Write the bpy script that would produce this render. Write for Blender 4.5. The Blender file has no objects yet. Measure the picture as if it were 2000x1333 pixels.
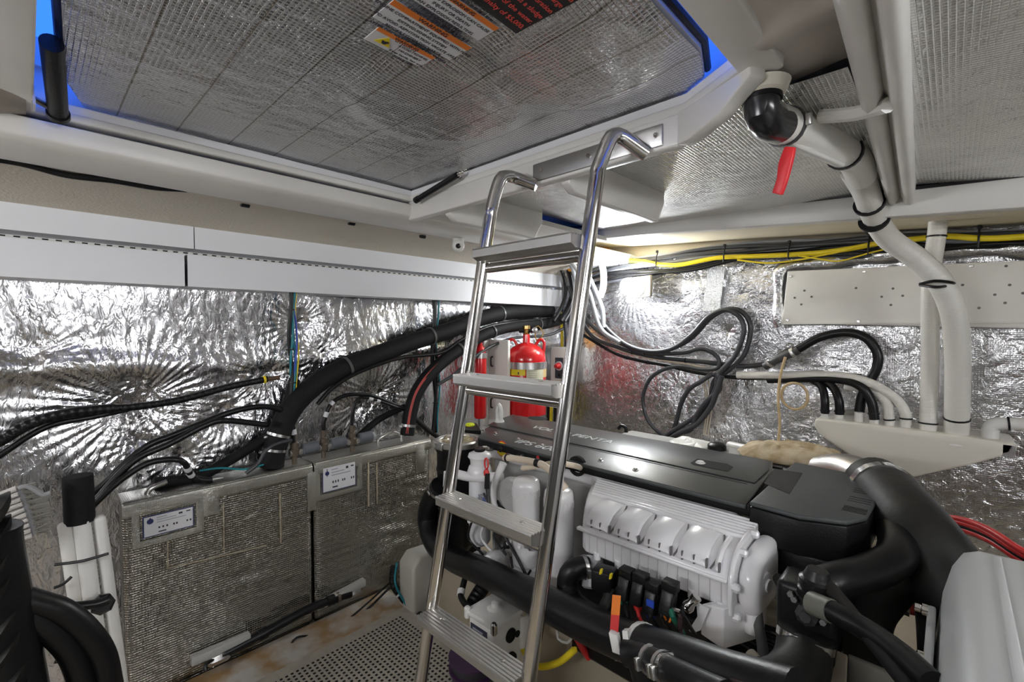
import bpy, bmesh, math, random
import numpy as np
from mathutils import Vector, Matrix
random.seed(7); RNG = np.random.RandomState(11)
SC = bpy.context.scene; COL = SC.collection
# ------------------------------------------------------------------ camera
FPX = 904.0; YAW = math.radians(43.6); PIT = math.radians(1.65)
FW = Vector((-math.sin(YAW)*math.cos(PIT), math.cos(YAW)*math.cos(PIT), -math.sin(PIT)))
RT = Vector((math.cos(YAW), math.sin(YAW), 0)); UP = RT.cross(FW)
cam_d = bpy.data.cameras.new('camera'); cam = bpy.data.objects.new('camera', cam_d); COL.objects.link(cam)
cam.matrix_world = Matrix((RT, UP, -FW)).transposed().to_4x4()
cam_d.sensor_width = 36; cam_d.lens = 36*FPX/2000; cam_d.clip_start = .02; cam_d.clip_end = 100
SC.camera = cam
# ------------------------------------------------------------------ world, exposure
w = bpy.data.worlds.new('sky'); SC.world = w; w.use_nodes = True
bgn = w.node_tree.nodes['Background']; bgn.inputs[0].default_value = (.03, .16, 1.0, 1); bgn.inputs[1].default_value = 1.1
vs = SC.view_settings; vs.view_transform = 'Standard'; vs.look = 'None'; vs.gamma = 1; vs.use_curve_mapping = False
vs.exposure = 0.9
LAMP_A, FILL_B = 6.5, 27.0      # emission of the back wall lamp and of the added fill lights out of view

def ray(px, py): return FW + RT*((px-1000)/FPX) + UP*((666.5-py)/FPX)
def V(px, py, ax, val):
    d = ray(px, py); return d*(val/d['xyz'.index(ax)])
def L(ax, val, *pts): return [V(p[0], p[1], ax, p[2] if len(p) > 2 else val) for p in pts]

# ------------------------------------------------------------------ materials
MATS = {}
def nt(m): return m.node_tree.nodes, m.node_tree.links
def mat(name, col, rough=.5, metal=0., bump=0., bscale=60., var=0., vscale=6., emit=None, coat=0., dirt=None, uvrib=None, spec=None):
    if name in MATS: return MATS[name]
    m = bpy.data.materials.new(name); m.use_nodes = True; n, l = nt(m); b = n['Principled BSDF']
    b.inputs['Base Color'].default_value = (*col, 1); b.inputs['Roughness'].default_value = rough; b.inputs['Metallic'].default_value = metal
    if coat: b.inputs['Coat Weight'].default_value = coat
    if spec is not None: b.inputs['Specular IOR Level'].default_value = spec
    tc = n.new('ShaderNodeTexCoord')
    if var or dirt:
        t = n.new('ShaderNodeTexNoise'); t.inputs['Scale'].default_value = vscale; t.inputs['Detail'].default_value = 5
        l.new(tc.outputs['Object'], t.inputs['Vector'])
        r = n.new('ShaderNodeValToRGB'); r.color_ramp.elements[0].position = .38; r.color_ramp.elements[1].position = .62
        d = dirt or tuple(c*(1-var) for c in col)
        r.color_ramp.elements[0].color = (*d, 1); r.color_ramp.elements[1].color = (*col, 1)
        l.new(t.outputs['Fac'], r.inputs[0]); l.new(r.outputs[0], b.inputs['Base Color'])
    if bump or uvrib:
        bp = n.new('ShaderNodeBump'); bp.inputs['Strength'].default_value = bump or .6; bp.inputs['Distance'].default_value = .003
        if uvrib:
            sp = n.new('ShaderNodeSeparateXYZ'); l.new(tc.outputs['UV'], sp.inputs[0])
            mu = n.new('ShaderNodeMath'); mu.operation = 'MULTIPLY'; mu.inputs[1].default_value = uvrib; l.new(sp.outputs[1], mu.inputs[0])
            si = n.new('ShaderNodeMath'); si.operation = 'SINE'; l.new(mu.outputs[0], si.inputs[0]); l.new(si.outputs[0], bp.inputs['Height'])
        else:
            t2 = n.new('ShaderNodeTexNoise'); t2.inputs['Scale'].default_value = bscale; t2.inputs['Detail'].default_value = 4
            l.new(tc.outputs['Object'], t2.inputs['Vector']); l.new(t2.outputs['Fac'], bp.inputs['Height'])
        l.new(bp.outputs[0], b.inputs['Normal'])
    if emit:
        b.inputs['Emission Color'].default_value = (*emit[0], 1); b.inputs['Emission Strength'].default_value = emit[1]
    MATS[name] = m; return m

def foil(name, axes=None, pitch=.006, grid=.5, crink=.5, cscale=40., rough=.2, col=(.80, .80, .82), stretch=(1, 1, 1), seams=None):
    """aluminium insulation facing: woven scrim + crinkles"""
    if name in MATS: return MATS[name]
    m = bpy.data.materials.new(name); m.use_nodes = True; n, l = nt(m); b = n['Principled BSDF']
    b.inputs['Metallic'].default_value = 1; b.inputs['Roughness'].default_value = rough
    tc = n.new('ShaderNodeTexCoord')
    mp = n.new('ShaderNodeMapping'); mp.inputs['Scale'].default_value = stretch; l.new(tc.outputs['Object'], mp.inputs[0])
    t = n.new('ShaderNodeTexNoise'); t.inputs['Scale'].default_value = cscale; t.inputs['Detail'].default_value = 3; t.inputs['Distortion'].default_value = 1.2
    l.new(mp.outputs[0], t.inputs['Vector'])
    vo = n.new('ShaderNodeTexVoronoi'); vo.feature = 'DISTANCE_TO_EDGE'; vo.inputs['Scale'].default_value = cscale*.35
    nw = n.new('ShaderNodeMixRGB'); nw.blend_type = 'ADD'; nw.inputs[0].default_value = .06
    l.new(mp.outputs[0], nw.inputs[1]); l.new(t.outputs['Color'], nw.inputs[2]); l.new(nw.outputs[0], vo.inputs['Vector'])
    vr = n.new('ShaderNodeMath'); vr.operation = 'MINIMUM'; vr.inputs[1].default_value = .12; l.new(vo.outputs['Distance'], vr.inputs[0])
    vm = n.new('ShaderNodeMath'); vm.operation = 'MULTIPLY'; vm.inputs[1].default_value = 2.; l.new(vr.outputs[0], vm.inputs[0])
    ad = n.new('ShaderNodeMath'); ad.operation = 'ADD'; l.new(t.outputs['Fac'], ad.inputs[0]); l.new(vm.outputs[0], ad.inputs[1])
    b1 = n.new('ShaderNodeBump'); b1.inputs['Strength'].default_value = crink; b1.inputs['Distance'].default_value = .006
    l.new(ad.outputs[0], b1.inputs['Height']); last = b1
    sp = n.new('ShaderNodeSeparateXYZ'); l.new(tc.outputs['Object'], sp.inputs[0])
    if axes:
        outs = []
        for a in axes:
            mu = n.new('ShaderNodeMath'); mu.operation = 'MULTIPLY'; mu.inputs[1].default_value = 2*math.pi/pitch; l.new(sp.outputs['XYZ'.index(a)], mu.inputs[0])
            si = n.new('ShaderNodeMath'); si.operation = 'SINE'; l.new(mu.outputs[0], si.inputs[0])
            pw = n.new('ShaderNodeMath'); pw.operation = 'MAXIMUM'; pw.inputs[1].default_value = .2; l.new(si.outputs[0], pw.inputs[0]); outs.append(pw)
        a2 = n.new('ShaderNodeMath'); a2.operation = 'ADD'; l.new(outs[0].outputs[0], a2.inputs[0]); l.new(outs[1].outputs[0], a2.inputs[1])
        b2 = n.new('ShaderNodeBump'); b2.inputs['Strength'].default_value = grid; b2.inputs['Distance'].default_value = .0012
        l.new(a2.outputs[0], b2.inputs['Height']); l.new(b1.outputs[0], b2.inputs['Normal']); last = b2
    l.new(last.outputs[0], b.inputs['Normal'])
    # faint dull patches
    t3 = n.new('ShaderNodeTexNoise'); t3.inputs['Scale'].default_value = 5; t3.inputs['Detail'].default_value = 4; l.new(tc.outputs['Object'], t3.inputs['Vector'])
    cr = n.new('ShaderNodeValToRGB'); cr.color_ramp.elements[0].position = .3; cr.color_ramp.elements[1].position = .7
    cr.color_ramp.elements[0].color = (*[c*.82 for c in col], 1); cr.color_ramp.elements[1].color = (*col, 1)
    l.new(t3.outputs['Fac'], cr.inputs[0])
    if seams:   # tape seams: narrow bands at a fixed spacing along one axis
        ax, sc_, wd = seams
        mu = n.new('ShaderNodeMath'); mu.operation = 'MULTIPLY'; mu.inputs[1].default_value = 1/sc_; l.new(sp.outputs['XYZ'.index(ax)], mu.inputs[0])
        fr = n.new('ShaderNodeMath'); fr.operation = 'FRACT'; l.new(mu.outputs[0], fr.inputs[0])
        lt = n.new('ShaderNodeMath'); lt.operation = 'LESS_THAN'; lt.inputs[1].default_value = wd; l.new(fr.outputs[0], lt.inputs[0])
        mx = n.new('ShaderNodeMixRGB'); l.new(lt.outputs[0], mx.inputs[0]); l.new(cr.outputs[0], mx.inputs[1]); mx.inputs[2].default_value = (.34, .31, .26, 1)
        l.new(mx.outputs[0], b.inputs['Base Color'])
    else: l.new(cr.outputs[0], b.inputs['Base Color'])
    MATS[name] = m; return m

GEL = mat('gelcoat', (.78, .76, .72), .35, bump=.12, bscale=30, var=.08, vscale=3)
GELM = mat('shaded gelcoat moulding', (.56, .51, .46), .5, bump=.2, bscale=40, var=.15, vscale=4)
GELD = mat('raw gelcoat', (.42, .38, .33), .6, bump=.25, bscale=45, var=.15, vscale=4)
CREAM = mat('cream paint', (.74, .66, .50), .5, bump=.35, bscale=70, var=.06)
COVE = mat('stippled cream paint', (.62, .57, .48), .6, bump=.9, bscale=120, var=.05)
BEIGE = mat('beige hull paint', (.42, .36, .27), .55, bump=.3, bscale=50, var=.18, vscale=5)
WTRAY = mat('white tray paint', (.86, .87, .91), .4, bump=.04, bscale=200)
BOARD = mat('white board', (.84, .82, .77), .45, bump=.08, bscale=80, var=.05)
FOIL_LID = foil('hatch foil', 'XY', .0085, 1., .35, 26, .19, (.76, .76, .76), seams=('Y', .115, .03))
FOIL_CEIL = foil('ceiling foil', 'XY', .0085, 1., .35, 22, .22, (.88, .88, .86))
FOIL_WALL = foil('wall foil', None, .006, .5, .42, 42, .2, (.84, .84, .87), stretch=(1, 1, .45))
FOIL_BACK = foil('back wall foil', 'XZ', .008, .22, .75, 26, .22, (.84, .84, .86))
FOIL_TANK = foil('tank foil', 'YZ', .008, .9, .7, 16, .2, (.40, .39, .36))
FOIL_TAPE = foil('foil tape', 'YZ', .005, .6, .3, 50, .28, (.48, .47, .43))
STEEL = mat('polished steel', (.66, .64, .62), .13, 1)
SSTEEL = mat('satin steel', (.60, .59, .58), .32, 1, bump=.05, bscale=150)
ALU = mat('anodised aluminium', (.58, .57, .55), .38, 1, bump=.05)
RUB = mat('black rubber', (.007, .007, .008), .36, bump=.15, bscale=90, spec=.35)
RUBD = mat('dull black rubber', (.010, .010, .010), .55, bump=.3, bscale=60, dirt=(.022, .021, .018), spec=.3)
SLEEVE = mat('black insulation sleeve', (.008, .008, .009), .7, bump=.4, bscale=150, spec=.3)
CORR = mat('black corrugated sleeve', (.007, .007, .008), .4, uvrib=900., spec=.35)
CORRB = mat('black coarse corrugated hose', (.007, .007, .008), .4, uvrib=300., spec=.35)
BPL = mat('black plastic', (.008, .008, .009), .35, bump=.2, bscale=200, spec=.35)
GREYC = mat('grey cable', (.050, .052, .058), .36, var=.2)
LGREY = mat('light grey cable', (.30, .31, .33), .4)
WPIPE = mat('white vinyl hose', (.80, .78, .73), .3, uvrib=900., bump=.10)
WPL = mat('white plastic', (.80, .79, .76), .35)
WENG = mat('white engine paint', (.83, .82, .83), .25, bump=.12, bscale=35, var=.04, coat=.2)
WENGD = mat('grey engine casting', (.45, .45, .44), .45, bump=.3, bscale=40, var=.25)
WBOX = mat('pale grey sound shield', (.60, .61, .61), .33, bump=.08, bscale=120)
COVER = mat('dark grey engine cover', (.055, .060, .060), .33, bump=.1, bscale=300)
COVERD = mat('black engine cover trim', (.006, .006, .007), .4, bump=.2, bscale=200, spec=.3)
RED = mat('red enamel', (.62, .012, .015), .2, coat=.5)
REDP = mat('red plastic', (.65, .03, .03), .4)
REDRUB = mat('red stripe', (.45, .06, .05), .5)
ORANGE = mat('orange print', (.85, .22, .02), .5)
FOAM = mat('orange foam', (.85, .38, .06), .8, bump=1., bscale=40)
YEL = mat('yellow plastic', (.85, .66, .02), .4)
NEON = mat('neon yellow', (.7, .8, .02), .4)
PAPER = mat('white label', (.72, .72, .75), .5)
INK = mat('dark ink', (.03, .03, .05), .6)
NAVY = mat('navy ink', (.02, .03, .12), .5)
TEAL = mat('teal wire', (.01, .22, .27), .4)
BLUE = mat('blue plastic', (.03, .08, .5), .4)
GREEN = mat('green wire', (.01, .13, .08), .5)
BRASS = mat('brass', (.75, .50, .18), .25, 1)
GREYB = mat('slate plastic', (.12, .13, .15), .5)
HOLE = mat('dark opening', (.006, .006, .006), .9)
TANC = mat('tan cloth', (.62, .52, .36), .8, bump=.6, bscale=30, dirt=(.40, .30, .17), vscale=20)
TUBE = mat('amber tubing', (.62, .46, .26), .35)
EXTG = mat('label foil', (.62, .60, .45), .4)
PURP = mat('purple plastic', (.035, .01, .045), .4)
LGLASS = mat('clear strainer lid', (.55, .48, .30), .12, coat=.6, var=.5, vscale=18)

# ------------------------------------------------------------------ mesh helpers
ORI = {}
class MB:
    def __init__(s): s.v = []; s.f = []; s.uv = []
    def add(s, v, f, uv=None):
        o = len(s.v); s.v += [Vector(p) for p in v]; s.f += [tuple(i+o for i in q) for q in f]
        s.uv += uv if uv else [[(0, 0)]*len(q) for q in f]; return s
    def box(s, x0, x1, y0, y1, z0, z1, M=None):
        v = [Vector((x, y, z)) for x in (x0, x1) for y in (y0, y1) for z in (z0, z1)]
        if M: v = [M @ p for p in v]
        return s.add(v, [(0, 1, 3, 2), (4, 6, 7, 5), (0, 4, 5, 1), (2, 3, 7, 6), (0, 2, 6, 4), (1, 5, 7, 3)])
    def obox(s, c, ax, ay, az, hx, hy, hz):
        c = Vector(c); v = [c+ax*(i*hx)+ay*(j*hy)+az*(k*hz) for i in (-1, 1) for j in (-1, 1) for k in (-1, 1)]
        return s.add(v, [(0, 1, 3, 2), (4, 6, 7, 5), (0, 4, 5, 1), (2, 3, 7, 6), (0, 2, 6, 4), (1, 5, 7, 3)])
    def prism(s, poly, d):          # poly: 3D points (planar), extruded by vector d
        poly = [Vector(p) for p in poly]; d = Vector(d); n = len(poly)
        return s.add(poly+[p+d for p in poly], [tuple(range(n))[::-1], tuple(range(n, 2*n))]+[(i, (i+1) % n, n+(i+1) % n, n+i) for i in range(n)])
    def tube(s, pts, r, n=12, caps=True, raw=False, phase=0.):
        P = [Vector(p) for p in pts] if raw else spline(pts)
        m = len(P); R = r if callable(r) else (lambda t: r)
        T = [(P[min(i+1, m-1)]-P[max(i-1, 0)]).normalized() for i in range(m)]
        a = Vector((0, 0, 1)) if abs(T[0].z) < .9 else Vector((1, 0, 0)); N = (a-T[0]*a.dot(T[0])).normalized()
        v = []; ln = 0; vl = []
        for i in range(m):
            N = (N-T[i]*N.dot(T[i])).normalized(); B = T[i].cross(N)
            if i: ln += (P[i]-P[i-1]).length
            rr = R(i/(m-1)); vl.append(ln)
            v += [P[i]+N*(math.cos(2*math.pi*k/n+phase)*rr)+B*(math.sin(2*math.pi*k/n+phase)*rr) for k in range(n)]
        f = []; uv = []
        for i in range(m-1):
            for k in range(n):
                k2 = (k+1) % n; f.append((i*n+k, i*n+k2, (i+1)*n+k2, (i+1)*n+k))
                uv.append([(k/n, vl[i]), ((k+1)/n, vl[i]), ((k+1)/n, vl[i+1]), (k/n, vl[i+1])])
        if caps: f += [tuple(range(n))[::-1], tuple((m-1)*n+k for k in range(n))]; uv += [[(0, 0)]*n]*2
        return s.add(v, f, uv)
    def lathe(s, c, prof, ax=(0, 0, 1), n=24):     # prof: (r, h) along axis ax from c
        c = Vector(c); ax = Vector(ax).normalized(); a = Vector((1, 0, 0)) if abs(ax.x) < .9 else Vector((0, 1, 0))
        u = (a-ax*a.dot(ax)).normalized(); w_ = ax.cross(u); v = []; f = []
        for r, h in prof: v += [c+ax*h+(u*math.cos(2*math.pi*k/n)+w_*math.sin(2*math.pi*k/n))*r for k in range(n)]
        for i in range(len(prof)-1):
            for k in range(n): k2 = (k+1) % n; f.append((i*n+k, i*n+k2, (i+1)*n+k2, (i+1)*n+k))
        f += [tuple(range(n))[::-1], tuple((len(prof)-1)*n+k for k in range(n))]
        return s.add(v, f)
def spline(pts, step=.012):
    P = [Vector(p) for p in pts]
    if len(P) == 2:
        k = max(2, int((P[1]-P[0]).length/.05)); return [P[0].lerp(P[1], i/k) for i in range(k+1)]
    P = [P[0]*2-P[1]]+P+[P[-1]*2-P[-2]]; out = []
    for i in range(1, len(P)-2):
        a, b, c, d = P[i-1], P[i], P[i+1], P[i+2]; k = max(2, min(14, int((c-b).length/step)))
        for j in range(k):
            t = j/k; out.append(.5*((2*b)+(c-a)*t+(2*a-5*b+4*c-d)*t*t+(3*b-a-3*c+d)*t**3))
    out.append(P[-2]); return out
def obj(name, mb, m, parent=None, bevel=0, smooth=True, label=None, seg=2, ang=35):
    me = bpy.data.meshes.new(name)
    if parent is not None: o0 = ORI[parent.name]
    else:
        xs = [p.x for p in mb.v]; ys = [p.y for p in mb.v]; zs = [p.z for p in mb.v]
        o0 = Vector(((min(xs)+max(xs))/2, (min(ys)+max(ys))/2, min(zs)))
    me.from_pydata([p-o0 for p in mb.v], [], mb.f); me.materials.append(m)
    if any(u != (0, 0) for q in mb.uv[:1] for u in q) or len(mb.uv) > 30:
        ul = me.uv_layers.new(); ul.data.foreach_set('uv', [c for q in mb.uv for u in q for c in u])
    bm = bmesh.new(); bm.from_mesh(me); bmesh.ops.recalc_face_normals(bm, faces=bm.faces[:])
    if smooth:
        ca = math.radians(ang)
        for f in bm.faces: f.smooth = True
        for e in bm.edges:
            if len(e.link_faces) == 2 and e.calc_face_angle(0) > ca: e.smooth = False
    bm.to_mesh(me); bm.free()
    o = bpy.data.objects.new(name, me); COL.objects.link(o)
    if parent is not None: o.parent = parent
    else: o.location = o0
    ORI[o.name] = o0
    if bevel:
        b = o.modifiers.new('bevel', 'BEVEL'); b.width = bevel; b.segments = seg; b.limit_method = 'ANGLE'; b.angle_limit = math.radians(40)
        b.harden_normals = False
        if smooth:
            for e in me.edges: e.use_edge_sharp = False
            for a in ('sharp_edge',):
                if a in me.attributes: me.attributes.remove(me.attributes[a])
    if label: o['label'] = label
    return o
def tag(o, label, cat, group=None, kind=None):
    o['label'] = label; o['category'] = cat
    if group: o['group'] = group
    if kind: o['kind'] = kind
    return o
def thing(name, loc, label, cat, group=None):
    o = bpy.data.objects.new(name, None); COL.objects.link(o); o.location = loc; o.empty_display_size = .05
    ORI[o.name] = Vector(loc); return tag(o, label, cat, group)
def struct(name, mb, m, **k):
    o = obj(name, mb, m, **k); o['kind'] = 'structure'; return o
def dup(root, d, label, group=None):
    r = root.copy(); COL.objects.link(r); r.location = root.location+Vector(d); r['label'] = label
    if group: r['group'] = group
    ORI[r.name] = ORI[root.name]+Vector(d)
    for ch in list(root.children):
        c = ch.copy(); COL.objects.link(c); c.parent = r
        for g in list(ch.children): e = g.copy(); COL.objects.link(e); e.parent = c
    return r
def text(s, p, u, v, size, m, parent, name='lettering', align='LEFT', th=.0004):
    cu = bpy.data.curves.new(name, 'FONT'); cu.body = s; cu.size = size; cu.align_x = align; cu.extrude = th; cu.fill_mode = 'FRONT'
    o = bpy.data.objects.new(name, cu); u = Vector(u).normalized(); v = Vector(v); v = (v-u*v.dot(u)).normalized(); n = u.cross(v)
    me = bpy.data.meshes.new_from_object(o); bpy.data.objects.remove(o); me.name = name
    me.materials.clear(); me.materials.append(m)
    M = Matrix((u, v, n)).transposed().to_4x4(); M.translation = Vector(p)-(ORI[parent.name] if parent is not None else Vector())
    me.transform(M); ob = bpy.data.objects.new(name, me); COL.objects.link(ob); ob.parent = parent; ORI[ob.name] = ORI[parent.name]
    return ob
def ring(path, t, r, wd, parent, m=None, name='cable_tie', th=.0025):
    """a band hugging a hose at fraction t of its path"""
    P = spline(path); i = min(max(1, int(t*(len(P)-1))), len(P)-2); d = (P[i+1]-P[i-1]).normalized(); c = P[i]
    mb = MB(); mb.lathe(c-d*wd/2, [(r*.9, 0), (r+th, 0), (r+th, wd), (r*.9, wd)], d, 18); o = obj(name, mb, m or BPL, parent)
    if name == 'hose_clamp':
        a = d.cross(Vector((0, 0, 1))).normalized() if abs(d.z) < .9 else Vector((0, -1, 0))
        if a.dot(-c) < 0: a = -a
        b_ = d.cross(a); mb = MB(); mb.obox(c+a*(r+th+.004), d, a, b_, wd*.5, .005, .011); obj('clamp_screw', mb, SSTEEL, o, bevel=.001)
    return o
def hose(name, label, cat, path, r, m, ties=(), group=None, tm=None, tn='cable_tie', tw=.006, n=12):
    o = obj(name, MB().tube(path, r, n), m); tag(o, label, cat, group)
    for t in ties: ring(path, t, r if not callable(r) else r(t), tw, o, tm, tn)
    return o
# numpy value noise
def vnoise(x, y, seed=0):
    xi = np.floor(x).astype(int); yi = np.floor(y).astype(int); fx = x-xi; fy = y-yi; fx = fx*fx*(3-2*fx); fy = fy*fy*(3-2*fy)
    T = np.random.RandomState(seed).rand(256, 256); g = lambda a, b: T[a % 256, b % 256]
    return (g(xi, yi)*(1-fx)+g(xi+1, yi)*fx)*(1-fy)+(g(xi, yi+1)*(1-fx)+g(xi+1, yi+1)*fx)*fy-.5
def sheet(name, o, u, v, lu, lv, nu, nv, nrm, hf, m, parent=None):
    a = np.linspace(0, lu, nu); b = np.linspace(0, lv, nv); A, B = np.meshgrid(a, b, indexing='ij'); H = hf(A, B)
    o, u, v, nrm = map(lambda q: np.array(q, float), (o, u, v, nrm))
    P = A[..., None]*u+B[..., None]*v+H[..., None]*nrm
    I = np.arange(nu*nv).reshape(nu, nv); F = np.stack([I[:-1, :-1], I[1:, :-1], I[1:, 1:], I[:-1, 1:]], -1).reshape(-1, 4)
    me = bpy.data.meshes.new(name); me.vertices.add(nu*nv); me.vertices.foreach_set('co', P.reshape(-1).astype('f'))
    me.loops.add(F.size); me.loops.foreach_set('vertex_index', F.reshape(-1).astype('i')); me.polygons.add(len(F))
    me.polygons.foreach_set('loop_start', np.arange(0, F.size, 4).astype('i')); me.polygons.foreach_set('use_smooth', np.ones(len(F), bool))
    me.update(calc_edges=True); me.materials.append(m)
    ob = bpy.data.objects.new(name, me); COL.objects.link(ob)
    loc = Vector(o)-(ORI[parent.name] if parent is not None else Vector()); ob.location = loc; ob.parent = parent
    ORI[ob.name] = Vector(o); return ob
def pinned(A, B, pins, k=1.):
    H = np.zeros_like(A)
    for i, (pa, pb, R, d, n) in enumerate(pins):
        dx = A-pa; dy = B-pb; r = np.hypot(dx, dy)+1e-6; th = np.arctan2(dy, dx)
        wob = vnoise(th*n/3+40, r*14+i*7, i)*3.
        H -= d*np.exp(-r/(R*.45)); H += k*d*.15*np.exp(-(r/(R*.95))**1.6)*np.minimum(1, r/.03)*np.sin(n*th+wob)*(1+.8*vnoise(th*1.3+20, r*3+i, 77))
    return H

# ================================================================== SETTING
XL, YB, XR, YR, ZF, ZC = -2.06, 2.60, 1.7, -1.6, -1.25, .62
# floor
struct('floor', MB().box(XL-.1, XR+.1, YR-.1, YB+.1, ZF-.06, ZF), BEIGE)
# left wall : pinned quilted foil
def LW(px, py): p = V(px, py, 'x', XL); return (p.y-YR, p.z-ZF)
lp = [(265, 790, .17, .05, 46), (440, 803, .13, .035, 34), (528, 728, .12, .04, 34), (588, 630, .10, .04, 30), (632, 690, .10, .035, 30),
      (275, 862, .08, .03, 24), (735, 770, .13, .035, 34), (768, 690, .08, .03, 24), (352, 895, .10, .03, 30), (842, 575, .08, .02, 24), (700, 800, .10, .03, 26), (60, 700, .12, .02, 30)]
LPINS = [(*LW(a, b), r, d, n) for a, b, r, d, n in lp]
zr = LW(300, 712)[1]
def hleft(A, B):
    H = pinned(A, B, LPINS)
    H += .022*np.exp(-((B-zr-.01*np.sin(A*5))/.045)**2)*(vnoise(A*2+3, A*0+2, 5)+1.0)
    H += .05*vnoise(A*2.2, B*2.6, 1)+.008*vnoise(A*6, B*4, 2)+.0030*vnoise(A*40+B*9, B*13-A*5, 3)+.0016*vnoise(A*80, B*36+A*20, 4)
    H += .003*np.abs(vnoise(A*22+vnoise(A*8, B*8, 12)*3, B*9, 6))
    return H*.8
o = sheet('wall_left', (XL, YR, ZF), (0, 1, 0), (0, 0, 1), YB-YR+.05, 1.72, 640, 270, (1, 0, 0), hleft, FOIL_WALL); o['kind'] = 'structure'
# back wall : foil below, cream paint on top
BP = [(1448, 575, .10, .02, 18), (1420, 650, .06, .03, 20), (1235, 560, .22, .03, 40), (1470, 720, .10, .02, 20), (1330, 760, .12, .02, 16), (1560, 715, .1, .02, 22)]
def BW(px, py): p = V(px, py, 'y', YB); return (p.x-XL, p.z-ZF)
BPINS = [(*BW(a, b), r, d, n) for a, b, r, d, n in BP]
def hback(A, B):
    H = pinned(A, B, BPINS, .8)
    H += .035*vnoise(A*2.5+9, B*2.2, 21)+.010*vnoise(A*6, B*9, 22)+.0035*vnoise(A*26, B*11+A*6, 23)
    H += .007*np.abs(vnoise(A*9+B*4, B*14-A*5, 24))
    return H*.75
o = sheet('wall_back', (XL, YB, ZF), (1, 0, 0), (0, 0, 1), XR-XL, .415-ZF, 560, 260, (0, -1, 0), hback, FOIL_BACK); o['kind'] = 'structure'
struct('trim_1', MB().box(XL, XR, YB-.015, YB+.06, .40, .70), CREAM)
# rear and right walls, out of the picture
struct('wall_rear', MB().box(XL-.1, XR+.1, YR-.08, YR, ZF, ZC), mat('dark bulkhead', (.10, .10, .10), .6))
struct('wall_right', MB().box(XR, XR+.08, YR, YB+.1, ZF, ZC), foil('side foil', 'YZ', .008, .4, .6, 22, .25, (.8, .8, .8)))
# ceiling above everything with the hatch opening
hx0, hx1, hy0, hy1, hz = -1.405, -.285, .02, .955, .46
OPEN = [(hx0, hy0), (hx0, hy1), (-.415, hy1), (hx1, .876), (hx1, .11), (-.37, hy0)]
def ringmesh(inner, outer, z0, z1):
    n = len(inner); mb = MB(); v = [(x, y, z) for z in (z0, z1) for P in (inner, outer) for x, y in P]; f = []
    for i in range(n):
        j = (i+1) % n; f += [(i, j, n+j, n+i), (2*n+i, 3*n+i, 3*n+j, 2*n+j), (i, 2*n+i, 2*n+j, j), (n+i, n+j, 3*n+j, 3*n+i)]
    return mb.add(v, f)
def off(P, d):
    n = len(P); out = []
    for i in range(n):
        a, b, c = Vector(P[i-1]), Vector(P[i]), Vector(P[(i+1) % n]); n1 = (b-a).normalized(); n2 = (c-b).normalized()
        n1 = Vector((-n1.y, n1.x)); n2 = Vector((-n2.y, n2.x)); m_ = (n1+n2).normalized(); out.append(tuple(b+m_*(d/max(.4, m_.dot(n1)))))
    return out
struct('trim_2', ringmesh(OPEN, off(OPEN, .065), .450, .470), GEL, bevel=.004)
struct('trim_18', MB().box(hx0-.02, -.425, hy1+.001, hy1+.032, .385, .452), GEL, bevel=.005)          # lip of the coaming
struct('trim_19', ringmesh(off(OPEN, .004), off(OPEN, .040), .465, .488), mat('white coaming paint', (.78, .78, .80), .35))
struct('trim_3', ringmesh(off(OPEN, .036), off(OPEN, .065), .465, .60), mat('white coaming paint', (.78, .78, .80), .35))
# deck around the opening
dk = MB()
for b in [(XL-.1, hx0-.02, YR, YB+.1), (hx1+.02, XR+.1, YR, YB+.1), (hx0-.03, hx1+.03, hy1+.02, YB+.1), (hx0-.03, hx1+.03, YR, hy0-.02)]: dk.box(*b, .56, .62)
struct('ceiling', dk, GEL)
# left cove and underside beams, extruded along the left wall
prof = [(hx0, .44), (-1.41, .40), (-1.43, .387), (-1.57, .383), (-1.595, .395), (-1.60, .44)]
struct('trim_4', MB().prism([(x, YR, z) for x, z in prof], (0, 2.57-YR, 0)), GEL, bevel=.004)
prof = [(-1.60, .47), (-1.60, .405), (-1.64, .398), (-1.72, .392), (-1.82, .382), (-1.90, .366), (-1.96, .34), (-2.02, .30), (-2.10, .28), (-2.10, .47)]
struct('trim_5', MB().prism([(x, YR, z) for x, z in prof], (0, YB+.05-YR, 0)), COVE)
# brackets between hatch coaming and back beam
def web(n, x, y0, y1, zb):
    struct(n, MB().prism([(x, y0, .47), (x, y0, zb+.02), (x, y0+.03, zb), (x, y1, zb), (x, y1+.045, zb+.07), (x, y1+.045, .50)], (.028, 0, 0)), GEL, bevel=.004)
web('trim_6', -.76, .985, 1.49, .36); web('trim_7', -1.25, .985, 1.42, .36)
# gelcoat skin left of the brackets
struct('trim_8', MB().box(-1.62, -1.235, .99, 1.97, .425, .445), GEL)
# foil ceiling panels
def cz(x): return .50-.07*(x+.92)
def hce(A, B): return .006*vnoise(A*4, B*4, 31)+.0015*vnoise(A*14, B*30, 32)
o = sheet('ceiling_panel', (-1.24, .985, .47), (1, 0, -.02), (0, 1, .0), 1.10, .97, 150, 130, (0, 0, -1), hce, FOIL_CEIL); o['kind'] = 'structure'; o.name = 'ceiling_front'
o = sheet('ceiling_right', (-.125, YR, .452), (1, 0, -.10), (0, 1, .0), 1.95, 1.95-YR, 200, 300, (0, 0, -1), hce, FOIL_CEIL); o['kind'] = 'structure'
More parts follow.
